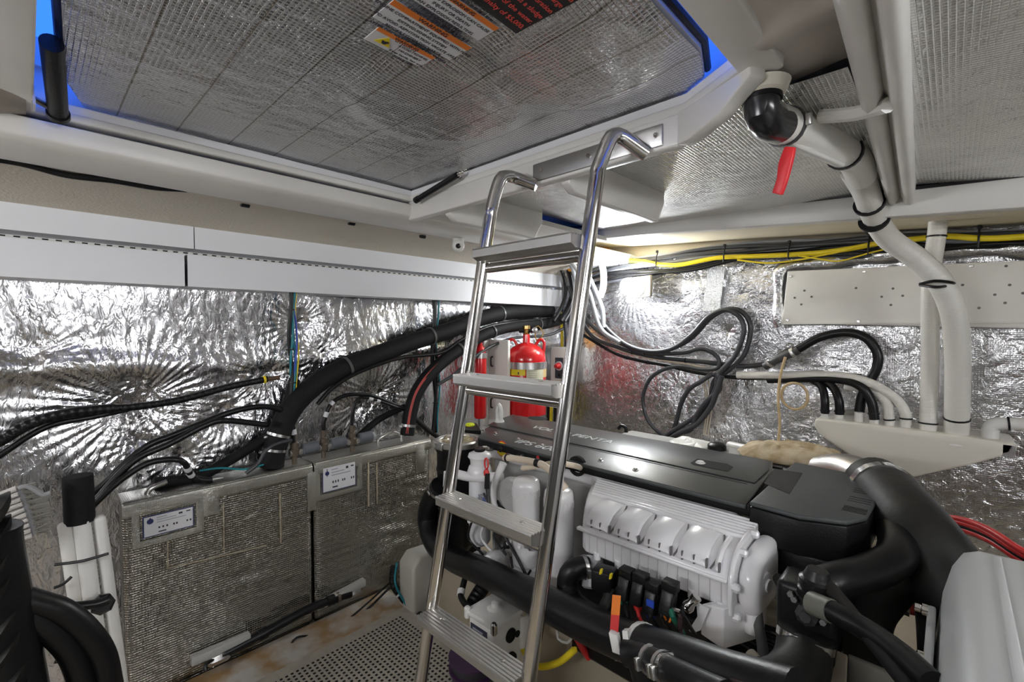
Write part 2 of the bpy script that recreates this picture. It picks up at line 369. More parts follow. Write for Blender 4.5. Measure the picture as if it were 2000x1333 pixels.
# beam along the back
tb = V(1040, 425, 'y', 1.95); 
zt = lambda x: .470+(-.044 if x > -.9 else -.0)*(x+.9)/1.03
bx = [(-1.72, .545, .47), (-1.27, .50, .438), (-.92, .485, .418), (.14, .43, .340), (1.7, .35, .26)]
mb = MB()
poly = [(x, 1.95, a) for x, a, b in bx]+[(x, 1.95, b) for x, a, b in bx[::-1]]
struct('trim_9', mb.prism(poly, (0, .05, 0)), GEL, bevel=.003)
poly = [(x, 1.945, a+.004) for x, a, b in bx]+[(x, 1.945, a-.006) for x, a, b in bx[::-1]]
struct('trim_10', MB().prism(poly, (0, .012, 0)), BPL)
mb = MB(); v = []
for x, a, b in bx: v += [(x, 1.99, b+.012), (x, YB, b+.05)]
mb.add(v, [(2*i, 2*i+2, 2*i+3, 2*i+1) for i in range(4)]); struct('trim_11', mb, CREAM)
# double ribbed beam running aft on the ceiling
P = [(-.118, .47), (-.118, .412), (-.108, .398), (-.095, .398), (-.088, .412), (-.084, .425), (-.078, .412), (-.072, .392), (-.058, .388), (-.048, .395), (-.045, .47)]
a0 = MB(); v = []
for y, sh in ((YR, .01), (.7, 0), (1.95, -.048)): v += [(x+sh, y, z+.002) for x, z in P]
n = len(P); a0.add(v, [(k*n+i, k*n+(i+1) % n, (k+1)*n+(i+1) % n, (k+1)*n+i) for k in range(2) for i in range(n)]+[tuple(range(n)), tuple(2*n+i for i in range(n))])
struct('trim_12', a0, GEL, ang=70)
# moulded gelcoat underside right of the hatch
def hgel(A, B):
    return .03*np.sin(A*34+.6)*np.exp(-((B-1.9)/.5)**2)*np.minimum(1, A/.04)+.02*np.exp(-((B-2.42)/.05)**2)+.014*vnoise(A*6, B*5, 41)
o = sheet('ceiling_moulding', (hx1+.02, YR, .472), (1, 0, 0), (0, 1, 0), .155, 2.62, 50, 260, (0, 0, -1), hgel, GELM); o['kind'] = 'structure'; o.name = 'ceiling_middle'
e0, e1, e2 = (-.43, .956), (-.40, .944), (-.262, .868); mb = MB(); v = []
for (x, y), zb in ((e0, .385), (e1, .387), ((-.33, .906), .400), (e2, .435)): v += [(x, y, zb), (x, y, .455), (x+.018, y+.03, .455), (x+.018, y+.03, zb)]
mb.add(v, [(4*k+i, 4*k+(i+1) % 4, 4*k+4+(i+1) % 4, 4*k+4+i) for k in range(3) for i in range(4)]+[(0, 1, 2, 3), (12, 13, 14, 15)])
struct('trim_13', mb, GEL, bevel=.004)
# gelcoat behind the hatch, near the camera
def hrear(A, B): return .02*vnoise(A*3, B*4, 43)+.03*np.exp(-((A-.66)/.07)**2-((B-1.5)/.10)**2)
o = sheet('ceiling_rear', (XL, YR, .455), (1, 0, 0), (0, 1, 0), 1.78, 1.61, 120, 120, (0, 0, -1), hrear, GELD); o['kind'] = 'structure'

# ================================================================== HATCH LID
lid = thing('hatch_lid', (-.9, .5, .50), 'large hatch lid faced with silver foil insulation, closing the opening overhead', 'hatch')
LIDP = [(-1.30, .065), (-1.425, .10), (-1.438, .30), (-1.438, .989), (-.45, .989), (-.365, .935), (-.335, .84), (-.335, .60), (-.335, .16), (-.40, .06), (-.95, .045)]
def inside(X, Y, P):
    c = np.zeros(X.shape, bool); n = len(P)
    for i in range(n):
        (x1, y1), (x2, y2) = P[i], P[i-1]
        c ^= ((y1 > Y) != (y2 > Y)) & (X < (x2-x1)*(Y-y1)/((y2-y1)+1e-12)+x1)
    return c
# the foil face: a fine triangulated patch following the lid outline
nu, nv = 266, 222; X0, Y0 = -1.442, .03
A, B = np.meshgrid(np.linspace(0, 1.12, nu), np.linspace(0, .972, nv), indexing='ij')
H = .004*vnoise(A*5, B*5, 51)+.0016*vnoise(A*30, B*9, 52)+.0010*vnoise(A*70, B*24, 53)
for cx, cy, r in ((.55, .62, .19), (.87, .70, .17)):      # round swellings pressed into the facing
    rr = np.hypot(A-cx-.05, B-cy); H += .012/(1+np.exp((rr-r)/.010))
IN = inside(A+X0, B+Y0, LIDP)
me = bpy.data.meshes.new('foil_facing'); idx = -np.ones((nu, nv), int); 
quads = []; vv = []
for i in range(nu-1):
    for j in range(nv-1):
        if IN[i, j] and IN[i+1, j] and IN[i, j+1] and IN[i+1, j+1]: quads.append(((i, j), (i+1, j), (i+1, j+1), (i, j+1)))
for q in quads:
    for a, b in q:
        if idx[a, b] < 0: idx[a, b] = len(vv); vv.append((A[a, b]+X0+.9, B[a, b]+Y0-.5, .494-H[a, b]-.50))
me.from_pydata(vv, [], [tuple(int(idx[a, b]) for a, b in q) for q in quads]); me.polygons.foreach_set('use_smooth', np.ones(len(quads), bool)); me.materials.append(FOIL_LID)
fo = bpy.data.objects.new('foil_facing', me); COL.objects.link(fo); fo.parent = lid; ORI[fo.name] = ORI[lid.name]
obj('lid_panel', MB().prism([(x, y, .4975) for x, y in LIDP], (0, 0, .03)), GEL, lid)
n = len(LIDP)
sealp = [Vector((x, y, .512)) for x, y in off(LIDP, .004)]; obj('rubber_seal', MB().tube(sealp[5:]+sealp[:1], .008, 8, raw=True), RUB, lid)
# stickers on the lid
ZL = .486
def sticker(nm, BL, BR, TR, label, cat, group=None):
    bl, br, tr = (V(*p, 'z', ZL) for p in (BL, BR, TR)); u = (br-bl); wd = u.length; u.normalize(); v = tr-br; v -= u*v.dot(u); h = v.length; v.normalize()
    return bl, u, v, wd, h
def sheetquad(bl, u, v, x0, x1, y0, y1, th=.0012, lift=0.):
    nn = u.cross(v); 
    if nn.z > 0: nn = -nn
    c = bl+u*((x0+x1)/2)+v*((y0+y1)/2)+nn*(lift+th/2); mb = MB(); mb.obox(c, u, v, nn, (x1-x0)/2, (y1-y0)/2, th/2); return mb
def warning(BL, BR, TR, label, lines, head='WARNING', fs=.011, big=None, x0=0.):
    bl, u, v, W, H = sticker('', BL, BR, TR, label, ''); nn = u.cross(v); nn = nn if nn.z < 0 else -nn
    o = obj('warning_label', sheetquad(bl, u, v, 0, W, 0, H), PAPER, bevel=0); tag(o, label, 'sign', None)
    hb = .22*H; obj('header_band', sheetquad(bl, u, v, 0, W, H-hb, H, .0006, .0012), ORANGE, o)
    m = nn*.002
    text(head, bl+u*(W/2)+v*(H-hb*.85)+m, u, v, hb*.95, INK, o, align='CENTER')
    y = H-hb-fs*1.35
    for s in lines:
        text(s, bl+u*((W+x0)/2)+v*y+nn*.0013, u, v, fs, INK, o, align='CENTER'); y -= fs*1.35
    return o, bl, u, v, W, H, nn
warning((728, 32), (878, 117), (922, 92), 'middle warning label with orange band on the hatch lid, about the extinguishing system',
        ['ENGINE COMPARTMENT EQUIPPED WITH FIXED', 'EXTINGUISHING SYSTEM', 'TO AVOID ASPHYXIATION VACATE AREA', 'BEFORE SYSTEM DISCHARGE', 'AFTER DISCHARGE, VENTILATE BEFORE', 'ENTERING'], fs=.0088)
warning((792, -12), (934, 78), (973, 52), 'topmost warning label with orange band on the hatch lid, about leaking fuel',
        ['FIRE AND EXPLOSION CAN CAUSE', 'INJURY OR DEATH', 'AN EXPLOSION RESULTING', 'FROM LEAKING FUEL', 'INSPECT SYSTEM FOR LEAKS', 'AT LEAST ONCE A YEAR'], fs=.0088)
o, bl, u, v, W, H, nn = warning((711, 75), (820, 130), (850, 110), 'smallest warning label on the hatch lid, with a yellow triangle beside its text',
        ['AVOID MOVING', 'MACHINERY', 'Keep hands, hair and', 'clothing clear'], fs=.0082, x0=.045)
mb = MB(); t_ = [bl+u*.012+v*.010, bl+u*.042+v*.010, bl+u*.027+v*.036]; mb.prism([p+nn*.0013 for p in t_], nn*.0006); obj('hazard_triangle', mb, YEL, o)
mb = MB(); c_ = bl+u*.027+v*.018+nn*.0024
mb.lathe(c_, [(.0045, 0), (.0045, .0005)], nn, 12); mb.lathe(c_+u*.004+v*.004, [(.0025, 0), (.0025, .0005)], nn, 8); mb.lathe(c_-u*.004+v*.003, [(.002, 0), (.002, .0005)], nn, 8); obj('gear_symbol', mb, INK, o)
obj('divider', sheetquad(bl, u, v, .052, .0528, 0, H*.78, .0004, .0012), INK, o)
bl, u, v, W, H = sticker('', (905, -14), (1008, 64), (1112, -2), '', '')
o = obj('notice_plate', sheetquad(bl, u, v, 0, W, 0, H*1.5, .0015), mat('black notice', (.012, .012, .014), .5)); tag(o, 'black notice plate with red lettering on the hatch lid', 'sign')
nn = u.cross(v); nn = nn if nn.z < 0 else -nn; y = .014
RT_ = mat('red print', (.8, .08, .06), .5)
for s in ['penalty of $5,000.', 'color of the water.', 'surface or causes a sludge', 'causes discoloration', 'if such discharge', 'oily waste into or upon']:
    text(s, bl+u*(W*.97)+v*y+nn*.0016, u, v, .0135, RT_, o, align='RIGHT'); y += .019

# ================================================================== GAS STRUTS
g = thing('gas_strut', V(110, 225, 'z', .44), 'thick black gas strut hanging at the left rear corner of the hatch', 'gas strut')
a, b = V(101, 84, 'z', .487), V(114, 224, 'z', .445)
mb = MB(); mb.tube([a, b], .0165, 18); obj('cylinder_body', mb, BPL, g)
mb = MB(); d = (b-a).normalized(); mb.tube([b-d*.01, b+d*.004], .019, 18, raw=True); obj('end_cap', mb, BPL, g)
c = V(94, 200, 'z', .452); obj('bracket', MB().obox(c+Vector((0, -.02, 0)), Vector((1, 0, 0)), Vector((0, 1, 0)), Vector((0, 0, 1)), .022, .002, .018), SSTEEL, g)
obj('ball_stud', MB().tube([c+Vector((0, -.02, 0)), b-d*.01], .006, 8), SSTEEL, g)
for k_ in range(5): obj('print_mark', MB().obox(a.lerp(b, .45+.05*k_)+((-(a+b)/2).normalized()*.0166)+RT*.004, (b-a).normalized(), RT, UP, .0022, .004+.001*(k_ % 2), .0006), PAPER, g)
g = thing('gas_strut', V(820, 388, 'z', .44), 'slim black gas strut at the front corner of the hatch, left of the ladder top', 'gas strut')
a, b = V(818, 388, 'z', .44), V(893, 342, 'z', .47)
obj('cylinder_body', MB().tube([a, b], .0095, 14), BPL, g); obj('rod', MB().tube([b, V(905, 337, 'z', .478)], .005, 8), STEEL, g)
mb = MB(); c = V(912, 345, 'z', .482); mb.obox(c, Vector((.94, .34, 0)), Vector((-.34, .94, 0)), Vector((0, 0, 1)), .022, .02, .012); obj('foil_tab', mb, FOIL_TAPE, g, bevel=.004)
obj('end_cap', MB().tube([a, a+(a-b).normalized()*.02], .011, 12, raw=True), BPL, g)

# ================================================================== LAMPS
def bulkhead_lamp(c, nrm, side, label, strength, k=1., group=None):
    """square base, threaded collar, glowing dome"""
    c = Vector(c); nrm = Vector(nrm); t = thing('bulkhead_lamp', c, label, 'lamp', group); u = Vector(side); v = nrm.cross(u)
    obj('base', MB().obox(c+nrm*.012*k, u, v, nrm, .085*k, .062*k, .012*k), mat('lamp base beige', (.34, .32, .27), .5), t, bevel=.008)
    obj('collar', MB().lathe(c+nrm*.022*k, [(.054*k, 0), (.054*k, .012*k), (.048*k, .016*k)], nrm, 32), WPL, t)
    mb = MB(); for_ = [(.048*k, 0), (.050*k, .04*k), (.049*k, .075*k), (.043*k, .098*k), (.028*k, .112*k), (.001, .117*k)]
    mb.lathe(c+nrm*.034*k, for_, nrm, 28); obj('dome', mb, mat('lamp glow %g' % strength, (1, 1, 1), .5, emit=((.93, .97, 1.0), strength)), t)
    for i in (-1, 1):
        for j in (-1, 1): obj('screw', MB().lathe(c+u*.062*i*k+v*.048*j*k+nrm*.024*k, [(.004, 0), (.003, .002)], nrm, 8), SSTEEL, t)
    return t
lc = V(1254, 561, 'y', YB-.10)
bulkhead_lamp(lc, Vector((-.30, -1, .0)).normalized(), Vector((1, -.30, 0)).normalized(), 'lit round bulkhead lamp on a square base, on the back wall right of the ladder', LAMP_A*14)
def batten(name, c, hx, hy, hzz, nrm, label, s):  # fill light shaped as a batten, added out of view to brighten the room
    t = thing(name, c, label, 'lamp'); c = Vector(c); obj('housing', MB().box(c.x-hx, c.x+hx, c.y-hy, c.y+hy, c.z-hzz, c.z+hzz), WPL, t, bevel=.004)
    n_ = Vector(nrm); a_ = [hx*.92, hy*.92, hzz*.92]
    for i in range(3):
        if abs(n_[i]) > .5: a_[i] = .01
    cc = c+Vector((n_.x*hx, n_.y*hy, n_.z*hzz))+n_*.011
    obj('diffuser', MB().box(cc.x-a_[0], cc.x+a_[0], cc.y-a_[1], cc.y+a_[1], cc.z-a_[2], cc.z+a_[2]), mat('diffuser glow %g' % s, (1, 1, 1), .5, emit=((.97, .98, 1.0), s)), t, bevel=.003)
batten('fill_lamp', (-.9, YR+.03, .20), .45, .03, .07, (0, 1, 0), 'long white fill light added on the wall behind the camera', FILL_B)
batten('fill_lamp', (XR-.03, .5, .22), .03, .45, .06, (-1, 0, 0), 'long white fill light added on the right-hand wall beyond the picture', FILL_B*.8)
batten('fill_lamp', (.75, -.3, .33), .30, .05, .02, (0, 0, -1), 'short white fill light added under the ceiling behind the camera', FILL_B*.8)

# ================================================================== LADDER
lad = thing('boarding_ladder', V(950, 1260, 'y', .70), 'polished steel ladder with four ribbed treads hooked under the hatch edge', 'ladder')
def rail(A, B, top):
    d = (B-A).normalized(); k = (ZF-A.z)/d.z; foot = A+d*k
    e = A+d*((top[0]-A.z)/d.z)
    return [foot, A+d*(k*.66), A+d*(k*.33), A, A.lerp(e, .5), A.lerp(e, .92), e]+top[1:]
AL, BL_ = V(945, 505, 'y', .82), V(840, 1210, 'y', .71); AR, BR_ = V(1147, 485, 'y', .82), V(1065, 1090, 'y', .735)
topL = [.305, V(975, 354, 'y', .862), V(988, 345, 'y', .885), V(1008, 348, 'y', .92), V(1048, 362, 'y', .953)]
topR = [.335, V(1188, 278, 'y', .868), V(1199, 266, 'y', .885), V(1216, 268, 'y', .905), V(1262, 300, 'y', .953)]
for A_, B_, T_ in ((AL, BL_, topL), (AR, BR_, topR)): obj('rail', MB().tube(rail(A_, B_, T_), .0165, 20), STEEL, lad)
dl = (BL_-AL).normalized(); dr = (BR_-AR).normalized()
for pyl, pyr, yy, (lx, rx) in ((497, 477, .82, (945, 1145)), (737, 764, .78, (908, 1108)), (967, 1050, .745, (875, 1070)), (1207, 1313, .71, (840, 1032))):
    a, b = V(lx, pyl, 'y', yy), V(rx, pyr, 'y', yy); zz = (a.z+b.z)/2; a.z = b.z = zz; x0, x1 = a.x-.004, b.x+.006
    def yx(p): return p
    tr = thing('tread_tmp', (0, 0, 0), 'x', 'x') if False else None
    mb = MB(); n = 6; yc = yy-.012; top = zz+.014
    P = [(x0+.012, yc-.034, top-.004), (x0+.012, yc-.034, top-.022), (x0+.012, yc-.018, top-.030), (x0+.012, yc+.018, top-.030), (x0+.012, yc+.030, top-.02), (x0+.012, yc+.030, top-.004)]
    for k in range(7):
        y_ = yc+.026-k*.0092; P += [(x0+.012, y_, top), (x0+.012, y_-.0045, top), (x0+.012, y_-.0055, top-.0035), (x0+.012, y_-.0082, top-.0035)]
    P = P[:6]+[p for p in P[6:]]
    mb.prism(P, (x1-x0-.024, 0, 0)); t = obj('tread', mb, ALU, lad, smooth=False)
    for s in (.2, .8): obj('tread_screw', MB().lathe((x0+(x1-x0)*s, yc, top-.002), [(.006, 0), (.005, .003), (.001, .004)], (0, 0, 1), 10), STEEL, t)
    obj('rung_tube', MB().tube([(x0, yy+.004, zz-.030), (x1, yy+.004, zz-.030)], .0125, 14), STEEL, lad)
pl = MB(); z = .385; a, b = V(1090, 372, 'y', .958), V(1290, 290, 'y', .958)
pl.box(-.83, -.46, .952, .957, .392, .440)
p_ = obj('mounting_plate', pl, SSTEEL, lad, bevel=.012)
for x in (-.80, -.65, -.475): obj('bolt', MB().lathe((x, .951, .418), [(.006, 0), (.005, .003)], (0, -1, 0), 10), STEEL, p_)

# ================================================================== CABLE TRAYS on the left wall
XT = -1.93
def tz(py): return V(0, py, 'x', XT).z
def tray(px0, px1, z0, z1, label, xoff=0., n0=None):
    y0 = V(px0, 500, 'x', XT).y if px0 is not None else -1.1
    y1 = V(px1, 500, 'x', XT).y
    o = thing('cable_tray_cover', (XT, y0, z0), label, 'cable tray', 'white cable tray covers on the left wall')
    mb = MB(); t = .003
    mb.box(XT-t+xoff, XT+xoff, y0, y1, z0, z1); obj('front_panel', mb, WTRAY, o)
    obj('top_flange', MB().box(XL+.01, XT+xoff-t, y0, y1, z1-t, z1), WTRAY, o); obj('bottom_flange', MB().box(XL+.01, XT+xoff-t, y0, y1, z0, z0+t), WTRAY, o)
    obj('end_plate', MB().box(XL+.03, XT+xoff-t, y1-.004, y1-.001, z0+t, z1-t), WTRAY, o)
    return o
ze = 2.52
ysp1 = 380; ysp2 = 363
zu1, zu0, zl1, zl0 = tz(365), tz(447), tz(462), tz(540)
tray(None, 379, zu0, zu1, 'upper left white cable tray cover, running out of the picture'); tray(381, 1098, zu0, zu1, 'upper right white cable tray cover, above the big black hoses')
tray(None, 360, zl0, zl1, 'lower left white cable tray cover, running out of the picture'); tray(366, 1098, zl0, zl1, 'lower right white cable tray cover, just above the big black hoses')
o = obj('tray_backing', MB().box(XL+.012, XL+.03, -1.1, ze, zl1-.01, zu0+.02), BOARD); tag(o, 'pale mounting rail seen in the slot between the upper and lower tray covers', 'rail')
mb = MB()
for i in range(90):
    y = -.2+i*.03; mb.box(XL+.03, XL+.031, y, y+.014, zu0-.006, zu0-.002)
s = obj('slots', mb, HOLE, o); s['kind'] = 'stuff'
# small dome camera
c = V(895, 458, 'x', -1.55); c.z = .383; sc_ = thing('security_camera', c, 'small white dome camera under the ceiling beam, left of the ladder', 'camera')
c0 = Vector(c); obj('housing', MB().tube([c0+Vector((0, 0, .0)), c0+Vector((.0, -.0, -.02))], .024, 20), WPL, sc_)
dd = (V(900, 458, 'x', -1.5)*-1).normalized(); obj('body', MB().lathe(c0+Vector((0, 0, -.03))-dd*.02, [(.012, -.0), (.024, .008), (.027, .03), (.024, .045), (.018, .05)], dd, 24), WPL, sc_, ang=60)
obj('lens', MB().lathe(c0+Vector((0, 0, -.03))+dd*.03, [(.011, 0), (.010, .003), (.001, .005)], dd, 18), mat('lens', (.01, .01, .012), .08), sc_)

# cable with clips under the cove
cp = L('x', -1.66, (0, 314), (130, 341), (240, 356), (330, 371), (400, 376)); 
cv = [Vector((p.x, p.y, .388)) for p in cp]
o = hose('black_cable', 'thin black cable sagging along the cove above the upper left tray', 'cable', [V(*q, 'x', -1.64) for q in ((-60, 306), (40, 320), (130, 342), (220, 352), (300, 366), (360, 371), (430, 379))], lambda t: .005+.004*math.sin(math.pi*t), BPL)
for i, (px, py, wh) in enumerate(((133, 341, 'leftmost of them'), (478, 400, 'second from the left'), (686, 436, 'third from the left'), (825, 462, 'nearest the dome camera'))):
    c = V(px, py, 'x', -1.66); t = thing('cable_clip', c, 'small black cable clip under the left cove, '+wh, 'clip', 'black clips under the left cove')
    obj('loop', MB().lathe(c+Vector((0, -.012, 0)), [(.007, 0), (.009, .002), (.009, .024), (.007, .026)], (0, 1, 0), 12), BPL, t); obj('stem', MB().box(c.x-.003, c.x+.003, c.y-.004, c.y+.004, c.z, c.z+.05), BPL, t)

# ================================================================== ENGINE
ZT = -.45
eng = thing('marine_engine', (-.9, 1.5, ZF), 'white marine diesel engine under a long dark grey top cover, beyond the ladder', 'engine')
def TZ(px, py, z=ZT): return V(px, py, 'z', z)
cov = MB()
CP = [(-1.40, 1.265), (-1.50, 1.40), (-1.60, 1.60), (-1.64, 1.72), (-1.30, 1.735), (-.43, 1.725), (-.40, 1.60), (-.372, 1.25)]
cov.prism([(x, y, ZT-.012) for x, y in CP], (0, 0, .012)); cv_ = obj('top_cover', cov, COVER, eng, bevel=.003)
# black skirt under the near edge
sk = MB(); sk.prism([(-1.395, 1.262, ZT-.004), (-1.395, 1.262, ZT-.032), (-1.395, 1.30, ZT-.036), (-1.395, 1.30, ZT-.004)], (1.03, 0, 0)); obj('cover_skirt', sk, COVERD, cv_, bevel=.002)
sk = MB(); sk.box(-1.38, -.40, 1.71, 1.728, ZT-.03, ZT-.013); obj('cover_skirt', sk, COVERD, cv_)
sm = MB(); a, b = TZ(942, 831, ZT+.0006), TZ(1458, 946, ZT+.0006); sm.prism([a, b, b+Vector((0, .0035, 0)), a+Vector((0, .0035, 0))], (0, 0, .0003)); obj('seam', sm, HOLE, cv_)
a, b = TZ(965, 822, ZT+.0006), TZ(1120, 838, ZT+.0006)
# raised rear half, a thin plate
rp = MB(); rp.prism([(-1.54, 1.455, ZT), (-1.60, 1.60, ZT), (-1.63, 1.715, ZT), (-1.30, 1.725, ZT), (-.44, 1.715, ZT), (-.41, 1.60, ZT), (-.405, 1.44, ZT)], (0, 0, .004)); obj('cover_plate', rp, COVER, cv_, bevel=.002)
# oval handle slot and round hole
def flat(name, pts, z, m, par, th=.0008): obj(name, MB().prism([(p[0], p[1], z) for p in pts], (0, 0, th)), m, par)
c = TZ(1050, 819, ZT); flat('round_hole', [(c.x+.052*math.cos(t*math.pi/12), c.y+.04*math.sin(t*math.pi/12)) for t in range(24)], ZT+.0045, HOLE, cv_)
s = [TZ(*p, ZT+.004) for p in ((1349, 905), (1362, 897), (1420, 907), (1431, 913), (1422, 922), (1356, 909))]; flat('handle_slot', s, ZT+.0042, HOLE, cv_)
obj('filler_cap', MB().lathe(TZ(1368, 908)+Vector((0, 0, .0)), [(.014, 0), (.016, .006), (.010, .012)], (0, 0, 1), 14), WPL, cv_)
PR = mat('silver print', (.62, .66, .66), .4)
a = TZ(1058, 838, ZT+.0045); text('VOLVO PENTA', (-1.36, 1.545, ZT+.0045), (1, 0, 0), (0, 1, 0), .062, PR, cv_).data.transform(Matrix.Identity(4))
text('IPS', (-1.245, 1.315, ZT+.0004), (1, 0, 0), (0, 1, 0), .070, PR, cv_); text('600', (-1.145, 1.315, ZT+.0004), (1, 0, 0), (0, 1, 0), .070, PR, cv_)
for px, py in ((943, 842), (967, 848), (1059, 871), (1173, 901), (1241, 919), (1012, 859)):
    p = TZ(px, py); obj('cover_bolt', MB().lathe(p, [(.010, 0), (.010, .002), (.006, .003), (.006, .007), (.004, .008)], (0, 0, 1), 12), STEEL, cv_)
# end cover
ec = MB(); E = [(-.362, 1.245), (-.366, 1.72), (-.20, 1.70), (-.145, 1.65), (-.130, 1.50), (-.135, 1.33), (-.165, 1.27), (-.25, 1.235)]
ec.prism([(x, y, ZT+.001) for x, y in E], (0, 0, .012)); e_ = obj('end_cover', ec, mat('end cover grey', (.06, .066, .066), .5, bump=.25, bscale=260), eng, bevel=.005, seg=3)
ec = MB(); ec.prism([(x, y, ZT-.085) for x, y in E], (0, 0, .085)); obj('end_cover_side', ec, COVERD, e_, bevel=.004)
ec = MB(); ec.prism([(-.30, 1.255, ZT-.16), (-.30, 1.5, ZT-.16), (-.14, 1.5, ZT-.16), (-.15, 1.30, ZT-.16), (-.19, 1.26, ZT-.16)], (0, 0, .075)); obj('end_cover_skirt', ec, COVERD, e_, bevel=.008)
flat('recess', [TZ(*p, ZT+.013)[:2] for p in ((1492, 945), (1512, 916), (1568, 925), (1542, 966))], ZT+.0132, COVERD, e_, .0005)
for k in range(3):
    for q in range(5):
        y = 1.34+k*.085+q*.009; obj('vent_groove', MB().box(-.185, -.138, y, y+.005, ZT+.0132, ZT+.0137), COVERD, e_) if q % 2 == 0 or k == 0 else None
# cylinder head and block
hd = MB(); hd.box(-1.36, -.40, 1.275, 1.70, -.525, ZT-.014); obj('cylinder_head', hd, WENG, eng, bevel=.012)
hd = MB(); hd.box(-1.33, -.42, 1.285, 1.66, -1.02, -.52); obj('engine_block', hd, WENGD, eng, bevel=.02)
hd = MB(); hd.box(-1.25, -.50, 1.30, 1.60, -1.16, -1.0); obj('oil_sump', hd, WENGD, eng, bevel=.03)
for i in range(6): obj('block_rib', MB().box(-1.30+i*.15, -1.285+i*.15, 1.25, 1.29, -.98, -.60), WENGD, eng, bevel=.004)
# stop button, switch and plugs on the head side
Y = 1.272
c = V(981, 877, 'y', Y); s_ = obj('stop_button_plate', MB().lathe(c, [(.027, 0), (.027, .004)], (0, -1, 0), 28), YEL, eng); obj('button_rim', MB().lathe(c, [(.031, 0), (.031, .002)], (0, -1, 0), 28), REDP, s_)
obj('stop_button', MB().lathe(c, [(.012, .003), (.012, .012), (.009, .014)], (0, -1, 0), 18), BPL, s_)
c = V(1022, 890, 'y', Y); obj('switch', MB().lathe(c, [(.017, 0), (.015, .02), (.010, .026)], (0, -1, 0), 8), BPL, eng)
obj('switch_label', MB().box(c.x-.012, c.x+.015, Y-.002, Y, c.z+.020, c.z+.027), INK, eng)
for px, py in ((1054, 893), (1082, 901)): obj('red_plug', MB().lathe(V(px, py, 'y', Y), [(.009, 0), (.009, .008), (.006, .011)], (0, -1, 0), 14), REDP, eng)
c = V(963, 877, 'y', Y); obj('chrome_fitting', MB().lathe(c, [(.010, 0), (.010, .03), (.013, .03), (.013, .045), (.006, .05)], (-.3, -1, .1), 12), STEEL, eng)
c = V(1127, 911, 'y', Y); obj('round_port', MB().lathe(c, [(.034, -.01), (.034, .003), (.024, .004), (.022, -.005)], (0, -1, 0), 24), HOLE, eng)
# ---- charge air cooler : the big ribbed white housing
ic = MB(); PRF = [(1.262, -.490), (1.175, -.500), (1.13, -.508), (1.10, -.518), (1.08, -.535), (1.07, -.555), (1.064, -.560), (1.064, -.568), (1.07, -.572), (1.072, -.628), (1.085, -.637), (1.262, -.65)]
xa, xb = -.835, -.352
secs = [(xa, .80), (xa+.008, .93), (xa+.025, 1.), (xb, 1.)]
v = []; cy_, cz_ = 1.20, -.57
def shx(x, y): return x+(.085 if x < -.7 else 0)*max(0, (1.25-y)/.2)
for x, s in secs: v += [(shx(x, y), cy_+(y-cy_)*s, cz_+(z-cz_)*s) for y, z in PRF]
n = len(PRF); ic.add(v, [(k*n+i, k*n+(i+1) % n, (k+1)*n+(i+1) % n, (k+1)*n+i) for k in range(len(secs)-1) for i in range(n)]+[tuple(range(n)), tuple((len(secs)-1)*n+i for i in range(n))])
I_ = obj('charge_air_cooler', ic, WENG, eng, bevel=.005, ang=28)
for k in range(7):   # fins along the top
    y = 1.168+k*.0138; z = -.502+(y-1.175)*.138; x0 = shx(xa+.02, y)
    obj('fin', MB().prism([(x0, y-.0028, z-.002), (x0, y+.0028, z-.002), (x0+.01, y+.0018, z+.009), (x0+.01, y-.0018, z+.009)], (0, 0, 0.0001)) if False else MB().box(x0, xb+.012, y-.0033, y+.0033, z-.004, z+.009), WENG, I_, bevel=.002)
for k in range(4):   # dark curved gaps over the shoulder
    x = -.655+k*.088; q = [(1.158, -.503), (1.13, -.5085), (1.10, -.518), (1.08, -.535), (1.071, -.552)]
    obj('casting_gap', MB().tube([(x+.012*math.sin(i*.8), a_-.0015, b_) for i, (a_, b_) in enumerate(q)], .0022, 6), mat('dark gap grey', (.16, .15, .15), .7), I_)  # gap lines in plain dark grey, same colour as the slots
for k in range(5):   # raised shoulder pads between the gaps
    x0 = -.735+k*.088; x1 = x0+.072; 
    if k == 4: x1 = -.37
    mb = MB(); q = [(1.155, -.502), (1.128, -.5065), (1.098, -.516), (1.076, -.534), (1.067, -.552)]
    vv = []; 
    for x in (x0, x0+.006, x1-.006, x1):
        l_ = 0 if x in (x0, x1) else .0045
        vv += [(x, y-l_*.8, z+l_) for y, z in q]
    n5 = 5; mb.add(vv, [(a*n5+i, a*n5+i+1, (a+1)*n5+i+1, (a+1)*n5+i) for a in range(3) for i in range(4)]); obj('shoulder_pad', mb, WENG, I_, ang=80)
for k in range(13):  # vertical slots above the belt, ribs below it
    x = -.715+k*.0285
    if k % 1 == 0: obj('slot', MB().box(x, x+.0032, 1.0655, 1.074, -.553, -.532), mat('dark gap grey', (.16, .15, .15), .7), I_)
for k in range(15):
    x = -.722+k*.0253; obj('rib', MB().box(x, x+.0020, 1.0695, 1.078, -.626, -.574), mat('casting line', (.50, .49, .49), .5), I_)
obj('belt_flange', MB().box(-.758, -.352, 1.058, 1.075, -.570, -.561), WENG, I_, bevel=.003)
for k in range(6): obj('lug', MB().lathe((-.70+k*.066, 1.078, -.640), [(.010, 0), (.011, .02)], (0, 0, 1), 12), WENG, I_)
